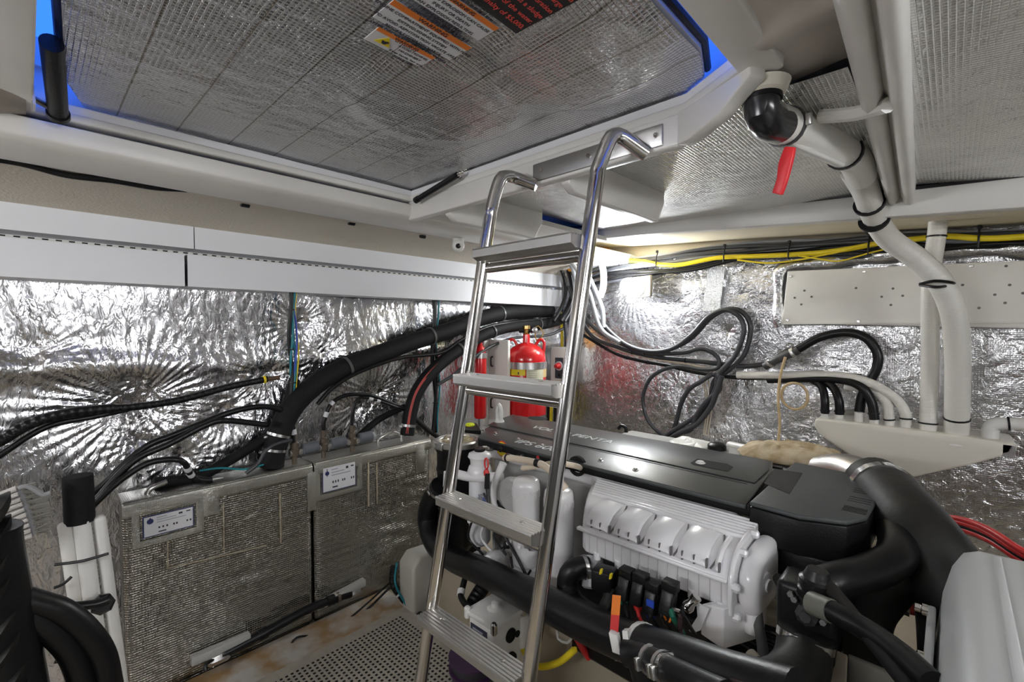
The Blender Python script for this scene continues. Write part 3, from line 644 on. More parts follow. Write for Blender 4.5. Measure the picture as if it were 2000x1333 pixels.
# end flange of the cooler
ef = MB(); F = [(1.262, -.485), (1.17, -.492), (1.115, -.502), (1.08, -.525), (1.062, -.56), (1.058, -.60), (1.062, -.64), (1.09, -.660), (1.262, -.67)]
ef.prism([(xb, y, z) for y, z in F], (.012, 0, 0)); obj('end_flange', ef, WENG, I_, bevel=.004)
ef = MB(); F2 = [(1.25, -.505), (1.16, -.508), (1.115, -.52), (1.085, -.55), (1.08, -.61), (1.105, -.652), (1.25, -.66)]
ef.prism([(xb+.012, y, z) for y, z in F2], (.045, 0, 0)); eo = obj('end_tank', ef, WENG, I_, bevel=.02, seg=4)
for y, z in ((1.115, -.512), (1.068, -.575), (1.078, -.645), (1.20, -.497)): obj('flange_bolt', MB().lathe((xb+.010, y, z), [(.010, 0), (.010, .012), (.006, .016)], (1, 0, 0), 6), WENG, I_)
c = Vector((xb+.055, 1.14, -.58)); obj('boss', MB().lathe(c, [(.028, 0), (.026, .006), (.015, .008), (.014, .012)], (1, -.2, 0), 20), WENG, eo)
obj('outlet_neck', MB().tube([(-.315, 1.12, -.64), (-.31, 1.115, -.685)], .020, 16), WENG, I_)
obj('grey_elbow', MB().lathe(V(1158, 1100, 'y', 1.10), [(.030, -.02), (.032, .06), (.026, .065)], Vector((.25, -.35, -.9)).normalized(), 18), mat('grey pipe', (.35, .35, .36), .4), eng)
# bracket box under the cooler
bk = MB(); A1, A2, A3, A4, A5 = V(1370, 1180, 'y', 1.05), V(1368, 1240, 'y', 1.05), V(1412, 1270, 'y', 1.05), V(1415, 1190, 'y', 1.05), V(1441, 1180, 'y', 1.13)
bk.prism([A1, A2, A3, A4], (.055, .11, 0)); b_ = obj('support_bracket', bk, WENG, eng, bevel=.003)
# grey arm beneath the end cover
obj('head_lug', MB().box(-.335, -.245, 1.262, 1.33, -.66, -.545), WENG, eng, bevel=.012)
# ---- filters
def canister(name, x, y, r, z0, z1, label=None, ml=None):
    mb = MB(); mb.lathe((x, y, z0), [(r*.8, 0), (r, .012), (r, z1-z0-.03), (r*1.0, z1-z0-.022), (r*.93, z1-z0-.006), (r*.75, z1-z0), (.001, z1-z0+.001)], (0, 0, 1), 36)
    o = obj(name, mb, WENG, eng, ang=50)
    for k in range(24):
        a = k*math.pi/12; mb = MB(); p = Vector((x+math.cos(a)*r*.995, y+math.sin(a)*r*.995, z1-.042)); mb.obox(p, Vector((-math.sin(a), math.cos(a), 0)), Vector((math.cos(a), math.sin(a), 0)), Vector((0, 0, 1)), r*.06, .0016, .012)
        if math.sin(a) < .5: obj('grip_flute', mb, WENG, o)
    return o
canister('oil_filter', -.985, 1.10, .0445, -.765, -.485); canister('oil_filter', -.872, 1.125, .046, -.79, -.498)
obj('filter_base', MB().lathe((-.985, 1.10, -.80), [(.048, 0), (.052, .035)], (0, 0, 1), 24), WENG, eng); obj('filter_base', MB().lathe((-.872, 1.125, -.83), [(.05, 0), (.054, .035)], (0, 0, 1), 24), WENG, eng)
obj('drain_tube', MB().tube([(-1.02, 1.065, -.74), (-.99, 1.05, -.775), (-.95, 1.055, -.78), (-.93, 1.06, -.75)], .004, 8), BPL, eng)
mb = MB(); mb.tube([(-1.02, 1.08, -.81), (-.94, 1.06, -.83), (-.86, 1.06, -.85)], .022, 12); obj('oil_gallery', mb, WENG, eng, bevel=0)
for k in range(5): obj('gallery_bolt', MB().lathe((-1.03+k*.045, 1.06, -.81-.01*k), [(.010, 0), (.010, .02), (.007, .024)], (0, -1, -.3), 8), WENG, eng)
# fuel filter with blue print
ff = obj('fuel_filter', MB().lathe((-1.255, 1.145, -.80), [(.030, 0), (.040, .015), (.040, .235), (.036, .25)], (0, 0, 1), 30), PAPER, eng, ang=50)
obj('filter_head', MB().lathe((-1.255, 1.145, -.555), [(.044, 0), (.048, .02), (.040, .045), (.034, .05), (.036, .07), (.044, .08), (.040, .092), (.022, .10)], (0, 0, 1), 26), WENG, ff, ang=50)
obj('filter_cap', MB().lathe((-1.255, 1.145, -.457), [(.02, 0), (.02, .012)], (0, 0, 1), 8), BPL, ff)
dv = (-Vector((-1.255, 1.145, 0))).normalized(); sv = Vector((0, 0, 1)).cross(dv)
text('50 240', Vector((-1.255, 1.145, -.60))+dv*.0412-sv*.005, Vector((0, 0, -1)), sv, .018, NAVY, ff)
BLP = mat('pale blue print', (.20, .24, .55), .5)
for z in (-.625, -.655): m_ = MB(); m_.obox(Vector((-1.255, 1.145, z))+dv*.0395+sv*.018, sv, dv, Vector((0, 0, 1)), .009, .001, .011); obj('print_block', m_, BLP, ff)
obj('head_pipe', MB().tube([(-1.37, 1.09, -.545), (-1.26, 1.11, -.545), (-1.14, 1.145, -.525)], .017, 14), WENG, ff)
obj('head_elbow', MB().tube([(-1.37, 1.09, -.545), (-1.372, 1.088, -.60)], .018, 14), WENG, ff)
# gear case and pulleys between filters
c = V(1000, 900, 'y', 1.2); obj('pulley_housing', MB().lathe((-1.09, 1.18, -.60), [(.06, 0), (.075, .02), (.075, .05), (.05, .07)], (.1, -1, .1), 26), WENGD, eng)
obj('pulley', MB().lathe((-1.11, 1.13, -.66), [(.05, 0), (.055, .005), (.045, .012), (.055, .02), (.05, .026)], (.2, -1, 0), 26), BPL, eng)
obj('thermostat_body', MB().lathe((-1.09, 1.11, -.545), [(.001, 0), (.030, .006), (.038, .03), (.036, .06)], (-.1, .9, -.2), 20), WENGD, eng)
obj('white_strut', MB().tube([V(983, 905, 'y', 1.12), V(965, 950, 'y', 1.1), V(968, 990, 'y', 1.1), V(985, 1010, 'y', 1.1)], lambda t: .014-.006*t, 12), WENG, eng)
obj('pump_body', MB().lathe((-1.25, 1.16, -.86), [(.02, 0), (.036, .015), (.038, .04), (.024, .06)], (.3, -.9, .1), 24), WENG, eng)
obj('pump_body', MB().lathe((-1.13, 1.15, -.82), [(.02, 0), (.035, .02), (.035, .07), (.02, .10)], (.1, -.9, .3), 24), WENG, eng)
for i in range(10):
    c = V(930+i*15+RNG.rand()*10, 1010+RNG.rand()*60, 'y', 1.09); obj('small_fitting', MB().lathe(c, [(.008, 0), (.013, .004), (.013, .02), (.007, .026), (.006, .04)], (RNG.rand()-.5, -1+RNG.rand()*.5, RNG.rand()-.5), 6+2*(i % 3)), (WENG, WENG, SSTEEL, WENG, BPL)[i % 5], eng)
for i in range(4): obj('fuel_line', MB().tube([V(905+i*20, 965, 'y', 1.12), V(925+i*22, 1000+i*8, 'y', 1.07), V(915+i*25, 1050, 'y', 1.08), V(945+i*22, 1085, 'y', 1.10)], .0045, 8), (BPL, WENG, GREYC, BPL)[i], eng)
# hoses of the engine
ps = L('y', 1.10, (985, 895), (1010, 897), (1050, 905), (1065, 912), (1085, 930, 1.09), (1105, 955, 1.10))
q = obj('breather_hose', MB().tube(ps, .011, 12), mat('tan hose', (.70, .60, .47), .5), eng); ring(ps, .55, .011, .014, q); ring(ps, .05, .011, .006, q)
ps = L('y', 1.15, (1020, 915), (1045, 912), (1085, 905), (1110, 908), (1128, 912, 1.2), (1134, 915, 1.28)); obj('breather_hose', MB().tube(ps, .009, 12), mat('tan hose', (.7, .6, .47), .5), eng)
dp = [V(952, 925, 'y', 1.06), V(955, 960, 'y', 1.05), V(1000, 1080, 'y', 1.04), V(1040, 1150, 'y', 1.05)]
d_ = obj('dipstick', MB().tube([dp[0], V(951, 955, 'y', 1.055)], .009, 10), BPL, eng); obj('dipstick_tube', MB().tube([V(951, 955, 'y', 1.055), V(960, 1000, 'y', 1.05), V(1010, 1090, 'y', 1.05), V(1042, 1152, 'y', 1.05)], .005, 8), BPL, d_)
c = V(950, 921, 'y', 1.06); obj('dipstick_socket', MB().lathe(c+Vector((0, 0, -.014)), [(.009, 0), (.010, .012), (.006, .02)], (0, 0, 1), 10), REDP, d_)
c2 = c+Vector((.0, 0, .026)); obj('dipstick_ring', MB().tube([c2+Vector((.009*math.cos(t*math.pi/6), 0, .018*math.sin(t*math.pi/6))) for t in range(13)], .0028, 8, raw=True), REDP, d_)
# ---- connector row under the cooler
def connector(px, py, y, col, body=BPL, tag_=True):
    c = V(px, py, 'y', y); k = obj('plug_connector', MB().obox(c, Vector((1, 0, 0)), Vector((0, .9, -.3)).normalized(), Vector((0, .3, .9)).normalized(), .014, .016, .026), body, eng, bevel=.003)
    obj('socket', MB().obox(c+Vector((0, .012, .034)), Vector((1, 0, 0)), Vector((0, 1, 0)), Vector((0, 0, 1)), .017, .014, .012), BPL, k, bevel=.002)
    for s in (-1, 1): obj('latch', MB().obox(c+Vector((s*.008, -.002, -.032)), Vector((1, 0, 0)), Vector((0, 1, 0)), Vector((s*.3, 0, 1)).normalized(), .0022, .003, .010), col, k)
    return k
for px, py, col in ((1220, 1150, GREEN), (1247, 1160, REDP), (1272, 1178, BLUE), (1305, 1178, ORANGE)): 
    c = connector(px, py, 1.0, col)
obj('blue_lock', MB().obox(V(1270, 1180, 'y', .985), Vector((1, 0, 0)), Vector((0, 1, 0)), Vector((0, 0, 1)), .009, .002, .008), BLUE, c)
k = obj('relay_box', MB().obox(V(1180, 1130, 'y', 1.02), Vector((.95, .2, 0)), Vector((-.2, .95, 0)), Vector((0, 0, 1)), .028, .025, .026), BPL, eng, bevel=.004)
for px, py in ((1174, 1117), (1193, 1126)): obj('relay_lock', MB().obox(V(px, py, 'y', .985), Vector((1, 0, 0)), Vector((0, 1, 0)), Vector((.2, 0, 1)).normalized(), .002, .004, .007), YEL, k)
for i in range(7):
    x = 1200+i*22; ps = [V(x, 1175+i*2, 'y', 1.0), V(x+4, 1205, 'y', .98), V(x+25, 1240, 'y', 1.02)]
    obj('loom_wire', MB().tube(ps, .0045+.002*(i % 2), 8), (GREEN, BPL, REDP, BPL, BPL, GREEN, BPL)[i], eng)
obj('ecu', MB().box(-.80, -.40, 1.09, 1.22, -.95, -.70), BPL, eng, bevel=.01)
g_ = V(1340, 1190, 'y', 1.02); obj('bleed_valve', MB().lathe(g_, [(.012, 0), (.014, .01), (.010, .02), (.012, .04)], (.5, .2, .8), 10), STEEL, eng); obj('bleed_valve', MB().lathe(V(1334, 1200, 'y', 1.0), [(.007, 0), (.008, .025)], (-1, -.4, .1), 10), STEEL, eng)
obj('bracket_arm', MB().prism([V(1360, 1178, 'y', 1.04), V(1362, 1205, 'y', 1.04), V(1345, 1232, 'y', 1.04), V(1352, 1238, 'y', 1.04), V(1368, 1232, 'y', 1.04), V(1385, 1190, 'y', 1.04)], (0, .004, 0)), WENG, eng)
# drooping tag strip, orange over red
o = MB(); a, b, c, d = V(1196, 1163, 'y', .90), V(1212, 1165, 'y', .90), V(1207, 1236, 'y', .865), V(1191, 1235, 'y', .865)
tg = obj('tag_strip', MB().prism([a, b, b.lerp(c, .54), a.lerp(d, .54)], (0, .002, 0)), ORANGE); tag(tg, 'orange and red tag strip hanging below the white cooler housing', 'tag')
obj('red_half', MB().prism([a.lerp(d, .54), b.lerp(c, .54), c, d], (0, .002, 0)), REDP, tg)
# white clip below it
mb = MB(); c = V(1203, 1255, 'y', .86); mb.obox(c, Vector((1, .2, .0)).normalized(), Vector((-.2, 1, 0)).normalized(), Vector((.25, 0, -1)).normalized(), .010, .008, .020); o = obj('hose_clip', mb, WPL, None, bevel=.002)
tag(o, 'white plastic clip under the orange and red tag strip', 'clip'); obj('clip_jaw', MB().prism([V(1215, 1233, 'y', .87), V(1225, 1233, 'y', .87), V(1230, 1267, 'y', .86), V(1218, 1268, 'y', .86)], (0, .012, 0)), WPL, o); obj('clip_tail', MB().tube([V(1205, 1270, 'y', .90), V(1204, 1290, 'y', .90)], .004, 8), SSTEEL, o)
# ladder-side white T handle standing on the cover
t = thing('lifting_eye', TZ(975, 826), 'short white lifting eye standing at the far left end of the engine cover', 'lifting eye')
c = TZ(975, 826); obj('post', MB().tube([c+Vector((-.012, 0, 0)), c+Vector((-.012, 0, .06)), c+Vector((0, 0, .085)), c+Vector((.012, 0, .06)), c+Vector((.014, 0, 0))], .009, 12), WPL, t); obj('foot', MB().lathe(c, [(.026, 0), (.022, .012)], (0, 0, 1), 16), WPL, t)
o = obj('rubber_cap', MB().lathe(V(1400, 885, 'y', 1.95), [(.034, 0), (.038, .008), (.036, .032), (.028, .040), (.012, .043)], (0, 0, 1), 24), RUB); 
pass
tag(o, 'round black rubber cap behind the far edge of the engine cover', 'cap')

# ================================================================== STRAINER
st = thing('water_strainer', (-1.56, 1.29, ZF), 'black cylindrical water strainer with a clear lid, between the engine and the foil tank', 'strainer')
cx, cy = -1.56, 1.29
obj('body', MB().lathe((cx, cy, -.98), [(.05, 0), (.085, .05), (.088, .44), (.094, .45), (.094, .475)], (0, 0, 1), 36), BPL, st, ang=50)
obj('lid_ring', MB().lathe((cx, cy, -.513), [(.097, 0), (.102, .004), (.102, .022), (.094, .028), (.086, .028), (.084, .022)], (0, 0, 1), 36), SSTEEL, st)
ld = obj('clear_lid', MB().lathe((cx, cy, -.505), [(.085, 0), (.085, .012), (.06, .020), (.001, .022)], (0, 0, 1), 36), LGLASS, st)
for k in range(6): a = k*math.pi/3+.4; obj('lid_knob', MB().lathe((cx+.055*math.cos(a), cy+.055*math.sin(a), -.492), [(.013, 0), (.010, .010), (.004, .014)], (0, 0, 1), 12), LGLASS, ld)
obj('lid_clamp', MB().box(cx-.02, cx+.03, cy-.108, cy-.098, -.515, -.485), SSTEEL, st, bevel=.003)
obj('stand', MB().box(cx-.04, cx+.04, cy-.02, cy+.10, ZF, -.97), BPL, st)
for z in (-.62, -.78): obj('band', MB().lathe((cx, cy, z), [(.089, 0), (.0905, .002), (.0905, .014), (.089, .016)], (0, 0, 1), 36), RUBD, st)
o = hose('raw_water_hose', 'thick black raw water hose from the strainer bottom, passing under the filters behind the ladder', 'hose',
     L('y', 1.2, (862, 950), (840, 985), (836, 1020), (850, 1062, 1.17), (885, 1092, 1.13), (940, 1115, 1.04), (1010, 1150, .99), (1090, 1190, .95), (1160, 1225, .93), (1240, 1258, .91), (1330, 1290, .87), (1420, 1325, .84), (1560, 1370, .82)), .045, RUB, n=20)
pth = L('y', 1.2, (862, 950), (840, 985), (836, 1020), (850, 1062, 1.17), (885, 1092, 1.13), (940, 1115, 1.04), (1010, 1150, .99), (1090, 1190, .95), (1160, 1225, .93), (1240, 1258, .91), (1330, 1290, .87), (1420, 1325, .84), (1560, 1370, .82))
ring(pth, .02, .045, .012, o, SSTEEL, 'hose_clamp'); ring(pth, .80, .045, .012, o, WPL, 'white_band')
o = hose('coolant_hose', 'curved black hose running from the grey elbow down into the thick lower hose', 'hose', L('y', 1.04, (1150, 1108, 1.08), (1118, 1115), (1108, 1145, 1.03), (1125, 1180, 1.01), (1165, 1210, .97), (1230, 1245, .93)), .030, RUB, n=18)
pp = L('y', 1.04, (1150, 1108, 1.08), (1118, 1115), (1108, 1145, 1.03)); ring(pp, .25, .030, .010, o, SSTEEL, 'hose_clamp')
hose('coolant_hose', 'short black hose curving down below the relay box with yellow locks', 'hose', L('y', 1.02, (1195, 1150), (1185, 1180, 1.0), (1165, 1210, .97), (1150, 1225, .96)), .016, RUBD)
o = hose('drain_hose', 'short black hose with three steel clamps in the foreground below the tag strip', 'hose', L('y', .86, (1222, 1276), (1250, 1280), (1290, 1300, .83), (1330, 1322, .80), (1420, 1365, .76)), .026, RUB)
pp = L('y', .86, (1222, 1276), (1250, 1280), (1290, 1300, .83), (1330, 1322, .80), (1370, 1350, .78))
for t, m_ in ((.36, SSTEEL), (.5, SSTEEL), (.62, STEEL)): ring(pp, t, .026, .010, o, m_, 'hose_clamp')
hose('drain_hose', 'black hose dropping out of the picture left of the three steel clamps', 'hose', L('y', .86, (1235, 1280), (1250, 1300), (1262, 1345)), .024, RUB)
o = hose('sensor_cable', 'glossy dark cable curving from the bleed valve down over the lower hose', 'cable', L('y', .98, (1330, 1203), (1328, 1230), (1340, 1260, .93), (1375, 1295, .86), (1430, 1330, .80), (1480, 1350, .75)), .006, mat('glossy dark cable', (.05, .03, .03), .2))
pt = L('y', 1.02, (1112, 1250), (1060, 1215, 1.0), (1000, 1240, 1.0))
hose('yellow_hose', 'yellow tube curving behind the right ladder rail beside the white pump', 'hose', [V(1030, 1215, 'y', 1.12), V(1020, 1260, 'y', 1.1), V(1045, 1300, 'y', 1.08), V(1090, 1295, 'y', 1.08), V(1130, 1262, 'y', 1.1), V(1160, 1235, 'y', 1.12)], .010, YEL)
hose('red_hose', 'short red tube end above the yellow tube, under the thick black hose', 'hose', [V(1122, 1238, 'y', 1.08), V(1135, 1262, 'y', 1.08), V(1150, 1285, 'y', 1.10)], .010, REDP)
hose('black_pipe', 'straight black pipe running low across the hull under the thick hose', 'pipe', [V(1130, 1235, 'y', 1.2), V(1240, 1290, 'y', 1.1), V(1360, 1350, 'y', 1.0)], .012, BPL)
hose('white_wire', 'thin white wire loop under the thick black hose', 'wire', L('y', 1.02, (1088, 1225), (1090, 1248), (1108, 1256), (1120, 1240)), .004, WPL)

# ================================================================== PUMP (white, with label) in front
pm = thing('hydraulic_unit', (-.93, .98, ZF), 'white cast pump unit with a dark blue plate, between the rails above the lowest tread', 'pump')
a = V(918, 1195, 'y', .97); b = V(960, 1250, 'y', .88); c = V(1022, 1200, 'y', 1.0); zt = -.865
# box rotated in plan
u = Vector((1, 0, 0)); v_ = Vector((0, 1, 0)); cc = V(960, 1228, 'y', .905); top = cc.z+.012; cc = cc+Vector((-.052, .066, 0))
obj('body', MB().obox(Vector((cc.x, cc.y, top-.11)), u, v_, Vector((0, 0, 1)), .052, .062, .09), WPL, pm, bevel=.008)
lid_ = obj('cover_plate', MB().obox(Vector((cc.x, cc.y, top-.012)), u, v_, Vector((0, 0, 1)), .064, .068, .008), WPL, pm, bevel=.004)
obj('boss', MB().lathe((cc.x, cc.y, top-.006), [(.03, 0), (.014, .008), (.012, .020), (.004, .024)], (0, 0, 1), 16), WPL, lid_)
for i in (-1, 1):
    for j in (-1, 1): p = Vector((cc.x, cc.y, top-.03))+u*(i*.058)+v_*(j*.062); obj('corner_bolt', MB().lathe(p, [(.008, 0), (.010, .004), (.010, .03), (.006, .034)], (0, 0, 1), 12), WPL if i < 0 else STEEL, lid_)
pf = Vector((cc.x, cc.y, top-.115))-v_*.0625
obj('name_plate', MB().obox(pf-u*.006+Vector((0, 0, .052)), u, v_, Vector((0, 0, 1)), .036, .001, .026), mat('dark blue plate', (.03, .035, .07), .4), pm)
for k in range(3): obj('plate_text', MB().obox(pf-v_*.0012-u*.010+Vector((0, 0, .066-k*.014)), u, v_, Vector((0, 0, 1)), .022, .0004, .0028), mat('plate print', (.35, .36, .42), .5), pm)
ps_ = Vector((cc.x, cc.y, top-.1))+u*.0525
obj('port', MB().lathe(ps_+v_*.012+Vector((0, 0, .03)), [(.021, 0), (.021, .004), (.016, .005), (.016, .001)], u, 20), HOLE, pm)
obj('port', MB().lathe(ps_+v_*.010-Vector((0, 0, .045)), [(.024, 0), (.024, .006), (.018, .007), (.017, .001)], u, 20), HOLE, pm); obj('port', MB().lathe(ps_+v_*.042+Vector((0, 0, .02)), [(.010, 0), (.010, .003)], u, 14), HOLE, pm)
obj('side_flange', MB().obox(Vector((cc.x, cc.y, top-.09))+v_*.075+u*.02, u, v_, Vector((0, 0, 1)), .04, .02, .05), WPL, pm, bevel=.01)
obj('foot', MB().box(cc.x-.05, cc.x+.05, cc.y-.0, cc.y+.07, ZF, top-.18), mat('rusty casting', (.20, .15, .12), .7, var=.4, vscale=20), pm, bevel=.01)
o = hose('pump_hose', 'black hose with a white collar entering the white pump unit from above', 'hose', [V(910, 1125, 'y', 1.09), V(903, 1150, 'y', 1.06), V(900, 1165, 'y', 1.04), V(912, 1185, 'y', 1.02), V(925, 1192, 'y', 1.0)], .011, RUB); ring([V(910, 1125, 'y', 1.09), V(903, 1150, 'y', 1.06), V(900, 1165, 'y', 1.04), V(912, 1185, 'y', 1.02)], .55, .011, .02, o, WPL, 'collar')
hose('return_hose', 'dark corrugated hose behind the top of the white pump unit', 'hose', [V(955, 1130, 'y', 1.14), V(935, 1160, 'y', 1.1), V(918, 1190, 'y', 1.05)], .026, CORRB)
# bucket-like dark container with purple rim below the lowest tread
mb = MB(); c = V(925, 1330, 'y', .80); 
bo = tag(obj('bucket', MB().lathe((c.x, c.y, c.z-.12), [(.05, 0), (.06, .18), (.063, .18), (.063, .188), (.056, .19), (.05, .02)], (0, 0, 1), 28), mat('dark bucket', (.02, .018, .025), .4)), 'dark bucket with purple rims under the lowest ladder tread', 'bucket')
for z in (.155, .185): obj('rim', MB().lathe((c.x, c.y, c.z-.12+z), [(.061, 0), (.066, .001), (.066, .006), (.061, .007)], (0, 0, 1), 28), PURP, bo)

# ================================================================== FOIL TANKS
XF = -1.90; ZK = -.56
def TK(px, py): return V(px, py, 'x', XF)
def tank(y0, y1, plate, label, tapes, nplate):
    t = thing('fuel_tank', (-1.97, (y0+y1)/2, ZF), label, 'tank', 'foil wrapped tanks along the left wall')
    def hf(A, B):
        H = .010*vnoise(A*4+y0*9, B*4, 61)+.009*vnoise(A*9, B*30+A*5, 62)*np.exp(-((A-.33)/.22)**2-((B-.25)/.2)**2)+.0025*vnoise(A*8, B*60, 64)+.0012*vnoise(A*60, B*40, 63)
        e = np.minimum(np.minimum(A, (y1-y0)-A), np.minimum(B, (ZK-ZF-.02)-B)); return H*np.minimum(1, e/.03)-.02*np.exp(-e/.008)
    sheet('front_face', (XF, y0, ZF+.02), (0, 1, 0), (0, 0, 1), y1-y0, ZK-ZF-.02, 200, 180, (1, 0, 0), hf, FOIL_TANK, t)
    obj('body', MB().box(-2.035, XF-.018, y0+.004, y1-.004, ZF, ZK-.004), FOIL_TANK, t, bevel=.018, seg=3)
    a, b, c, d = [TK(*p) for p in plate]     # label pocket corners
    ya, yb = a.y, b.y; za, zb = c.z, a.z
    fr = MB(); P = [(ya-.02, za-.022), (yb+.022, za-.022), (yb+.022, zb+.02), (ya-.02, zb+.02)]; Q = [(ya, za), (yb, za), (yb, zb), (ya, zb)]
    v = [(XF+.006, y, z) for y, z in P]+[(XF+.001, y, z) for y, z in Q]+[(XF-.01, y, z) for y, z in P]; f = []
    for i in range(4): j = (i+1) % 4; f += [(i, j, 4+j, 4+i), (i, 8+i, 8+j, j)]
    fr.add(v, f); obj('pocket_frame', fr, FOIL_TAPE, t, bevel=.004)
    pk = obj('data_plate', MB().box(XF+.001, XF+.0035, ya+.008, yb-.008, za+.008, zb-.008), NAVY, t)
    obj('plate_face', MB().box(XF+.0035, XF+.0042, ya+.011, yb-.011, za+.011, zb-.011), PAPER, pk)
    xo = XF+.0044; W_ = yb-ya-.022; H_ = zb-za-.022; y_ = ya+.011; z_ = za+.011
    def blk(u0, u1, v0, v1, m=INK): obj('print_mark', MB().box(xo, xo+.0003, y_+W_*u0, y_+W_*u1, z_+H_*v0, z_+H_*v1), m, pk)
    obj('print_mark', MB().lathe((xo, y_+W_*.12, z_+H_*.76), [(.009, 0), (.009, .0004), (.006, .0004)], (1, 0, 0), 14), NAVY, pk); blk(.11, .13, .62, .95)
    for q in range(3): blk(.25, .25+.2*(q+1), .86-q*.12, .90-q*.12, mat('plate print', (.35, .36, .42), .5))
    for u0 in (.28, .36, .44, .58, .64, .86, .93): blk(u0, u0+.035, .30, .40)
    blk(.28, .44, .10, .16); blk(.70, .78, .80, .9); blk(.86, .95, .84, .9)
    for (px0, py0, px1, py1, wd) in tapes:
        a, b = TK(px0, py0), TK(px1, py1); mb = MB()
        if abs(a.y-b.y) < abs(a.z-b.z): mb.box(XF-.012, XF+.0045, a.y, a.y+wd, min(a.z, b.z), max(a.z, b.z))
        else: mb.prism([(XF-.012, a.y, a.z), (XF-.012, b.y, b.z), (XF-.012, b.y, b.z-wd), (XF-.012, a.y, a.z-wd)], (.0165, 0, 0))
        obj('tape_strip', mb, FOIL_TAPE if wd > .02 else mat('aged tape', (.36, .31, .22), .6), t, bevel=.001)
    # foil-taped shoulder along the top edge
    sh = MB(); sh.prism([(XF+.004, y0, ZK-.05), (XF+.004, y0, ZK-.012), (XF-.010, y0, ZK+.001), (-2.03, y0, ZK+.001), (-2.03, y0, ZK-.006), (XF-.014, y0, ZK-.01), (XF-.006, y0, ZK-.05)], (0, y1-y0, 0)); obj('top_tape', sh, FOIL_TAPE, t, bevel=.003)
    return t
yA, yM, yB_ = TK(238, 985).y, TK(612, 915).y, TK(842, 862).y
t1 = tank(yA, yM-.003, ((272, 1008), (383, 986), (383, 1030), (272, 1050)), 'nearer foil-wrapped tank with a white data plate at its upper left corner', 
     [(325, 1055, 325, 1110, .004), (545, 965, 552, 1060, .006), (325, 1110, 520, 1065, .003), (435, 985, 435, 1080, .003), (395, 960, 395, 1010, .05), (600, 925, 600, 1000, .035)], 0)
t2 = tank(yM+.003, yB_, ((625, 912), (697, 895), (697, 950), (625, 975)), 'farther foil-wrapped tank, its data plate just below three valves', 
     [(718, 900, 734, 985, .006), (735, 905, 735, 985, .004), (812, 870, 812, 925, .05)], 1)
# vents on the tank tops
def nipple(path, label, m=None, r=.008):
    o = hose('pipe_fitting', label, 'fitting', path, r, m or SSTEEL, n=12); return o
zt_ = ZK
def TT(px, py, dz=0): p = V(px, py, 'x', -1.95); return p
nipple([V(288, 975, 'x', -1.95), V(288, 962, 'x', -1.95), V(297, 953, 'x', -1.95), V(325, 942, 'x', -1.96)], 'bent steel pipe fitting on the left end of the nearer tank', r=.009)
nipple([V(436, 950, 'x', -1.96), V(436, 937, 'x', -1.96), V(428, 934, 'x', -1.96), V(414, 937, 'x', -1.96)], 'bent steel pipe fitting near the middle of the nearer tank', r=.006)
nipple([V(739, 872, 'x', -1.96), V(738, 860, 'x', -1.96), V(748, 853, 'x', -1.97), V(765, 843, 'x', -1.98)], 'left bent steel fitting right of the valves on the farther tank', r=.007)
nipple([V(784, 862, 'x', -1.96), V(784, 850, 'x', -1.96), V(778, 845, 'x', -1.97), V(770, 843, 'x', -1.98)], 'right bent steel fitting beside the red-striped hose end', r=.007)
# valves with slate grey solenoids
def valve(px, py, label, ns):
    c = V(px, py, 'x', -1.95); c.z = max(c.z, ZK+.05); t = thing('fuel_valve', (c.x, c.y, ZK), label, 'valve', 'valves on the tank tops')
    obj('body', MB().lathe((c.x, c.y, ZK), [(.010, 0), (.010, .03), (.019, .035), (.021, .06), (.016, .066), (.016, .085), (.011, .09), (.011, .12)], (0, 0, 1), 12), mat('tarnished brass', (.16, .13, .10), .5, .6), t)
    obj('side_port', MB().lathe((c.x, c.y, ZK+.048), [(.015, -.02), (.015, .03), (.011, .035)], (0, 1, 0), 8), SSTEEL, t)
    obj('solenoid', MB().lathe((c.x+.005, c.y+.03, ZK+.055), [(.020, 0), (.024, .003), (.024, .06), (.020, .065)], (0, 1, .05), 20), GREYB, t); return t
v1 = valve(575, 885, 'leftmost of three slate grey valves on the tank tops', 0); v2 = valve(632, 870, 'middle one of three slate grey valves on the tank tops', 0); v3 = valve(688, 860, 'rightmost of three slate grey valves on the tank tops', 0)
def tagband(path, t, r, par): ring(path, t, r, .022, par, PAPER, 'wire_label', .0012); ring(path, min(1, t+.09), r, .018, par, PAPER, 'wire_label', .0012)
def W(*p, x=-1.95): return [V(a[0], a[1], 'x', a[2] if len(a) > 2 else x) for a in p]
pa = W((655, 700+180), (575, 845), (572, 838), (560, 810), (535, 797), (500, 795), (450, 806), (400, 825), (340, 850), (290, 870), (245, 905), (205, 945), (180, 965)); pa = pa[2:]
pa = [V(575, 868, 'x', -1.95)]+pa
o = hose('fuel_hose', 'black hose arching left from the leftmost valve down behind the nearer tank', 'hose', pa, .011, RUB); tagband(pa, .07, .011, o)
pa = W((632, 852), (632, 830), (635, 815), (648, 788), (675, 773), (710, 771), (740, 778), (790, 800, -1.97))
o = hose('fuel_hose', 'black hose arching right from the middle valve to the red-striped hose', 'hose', pa, .009, RUB); tagband(pa, .17, .009, o)
pa = W((688, 845), (688, 825), (690, 800), (698, 780), (712, 777), (735, 782), (775, 796), (800, 806, -1.98))
o = hose('fuel_hose', 'thinner black hose arching right from the rightmost valve', 'hose', pa, .007, RUB); tagband(pa, .48, .007, o)
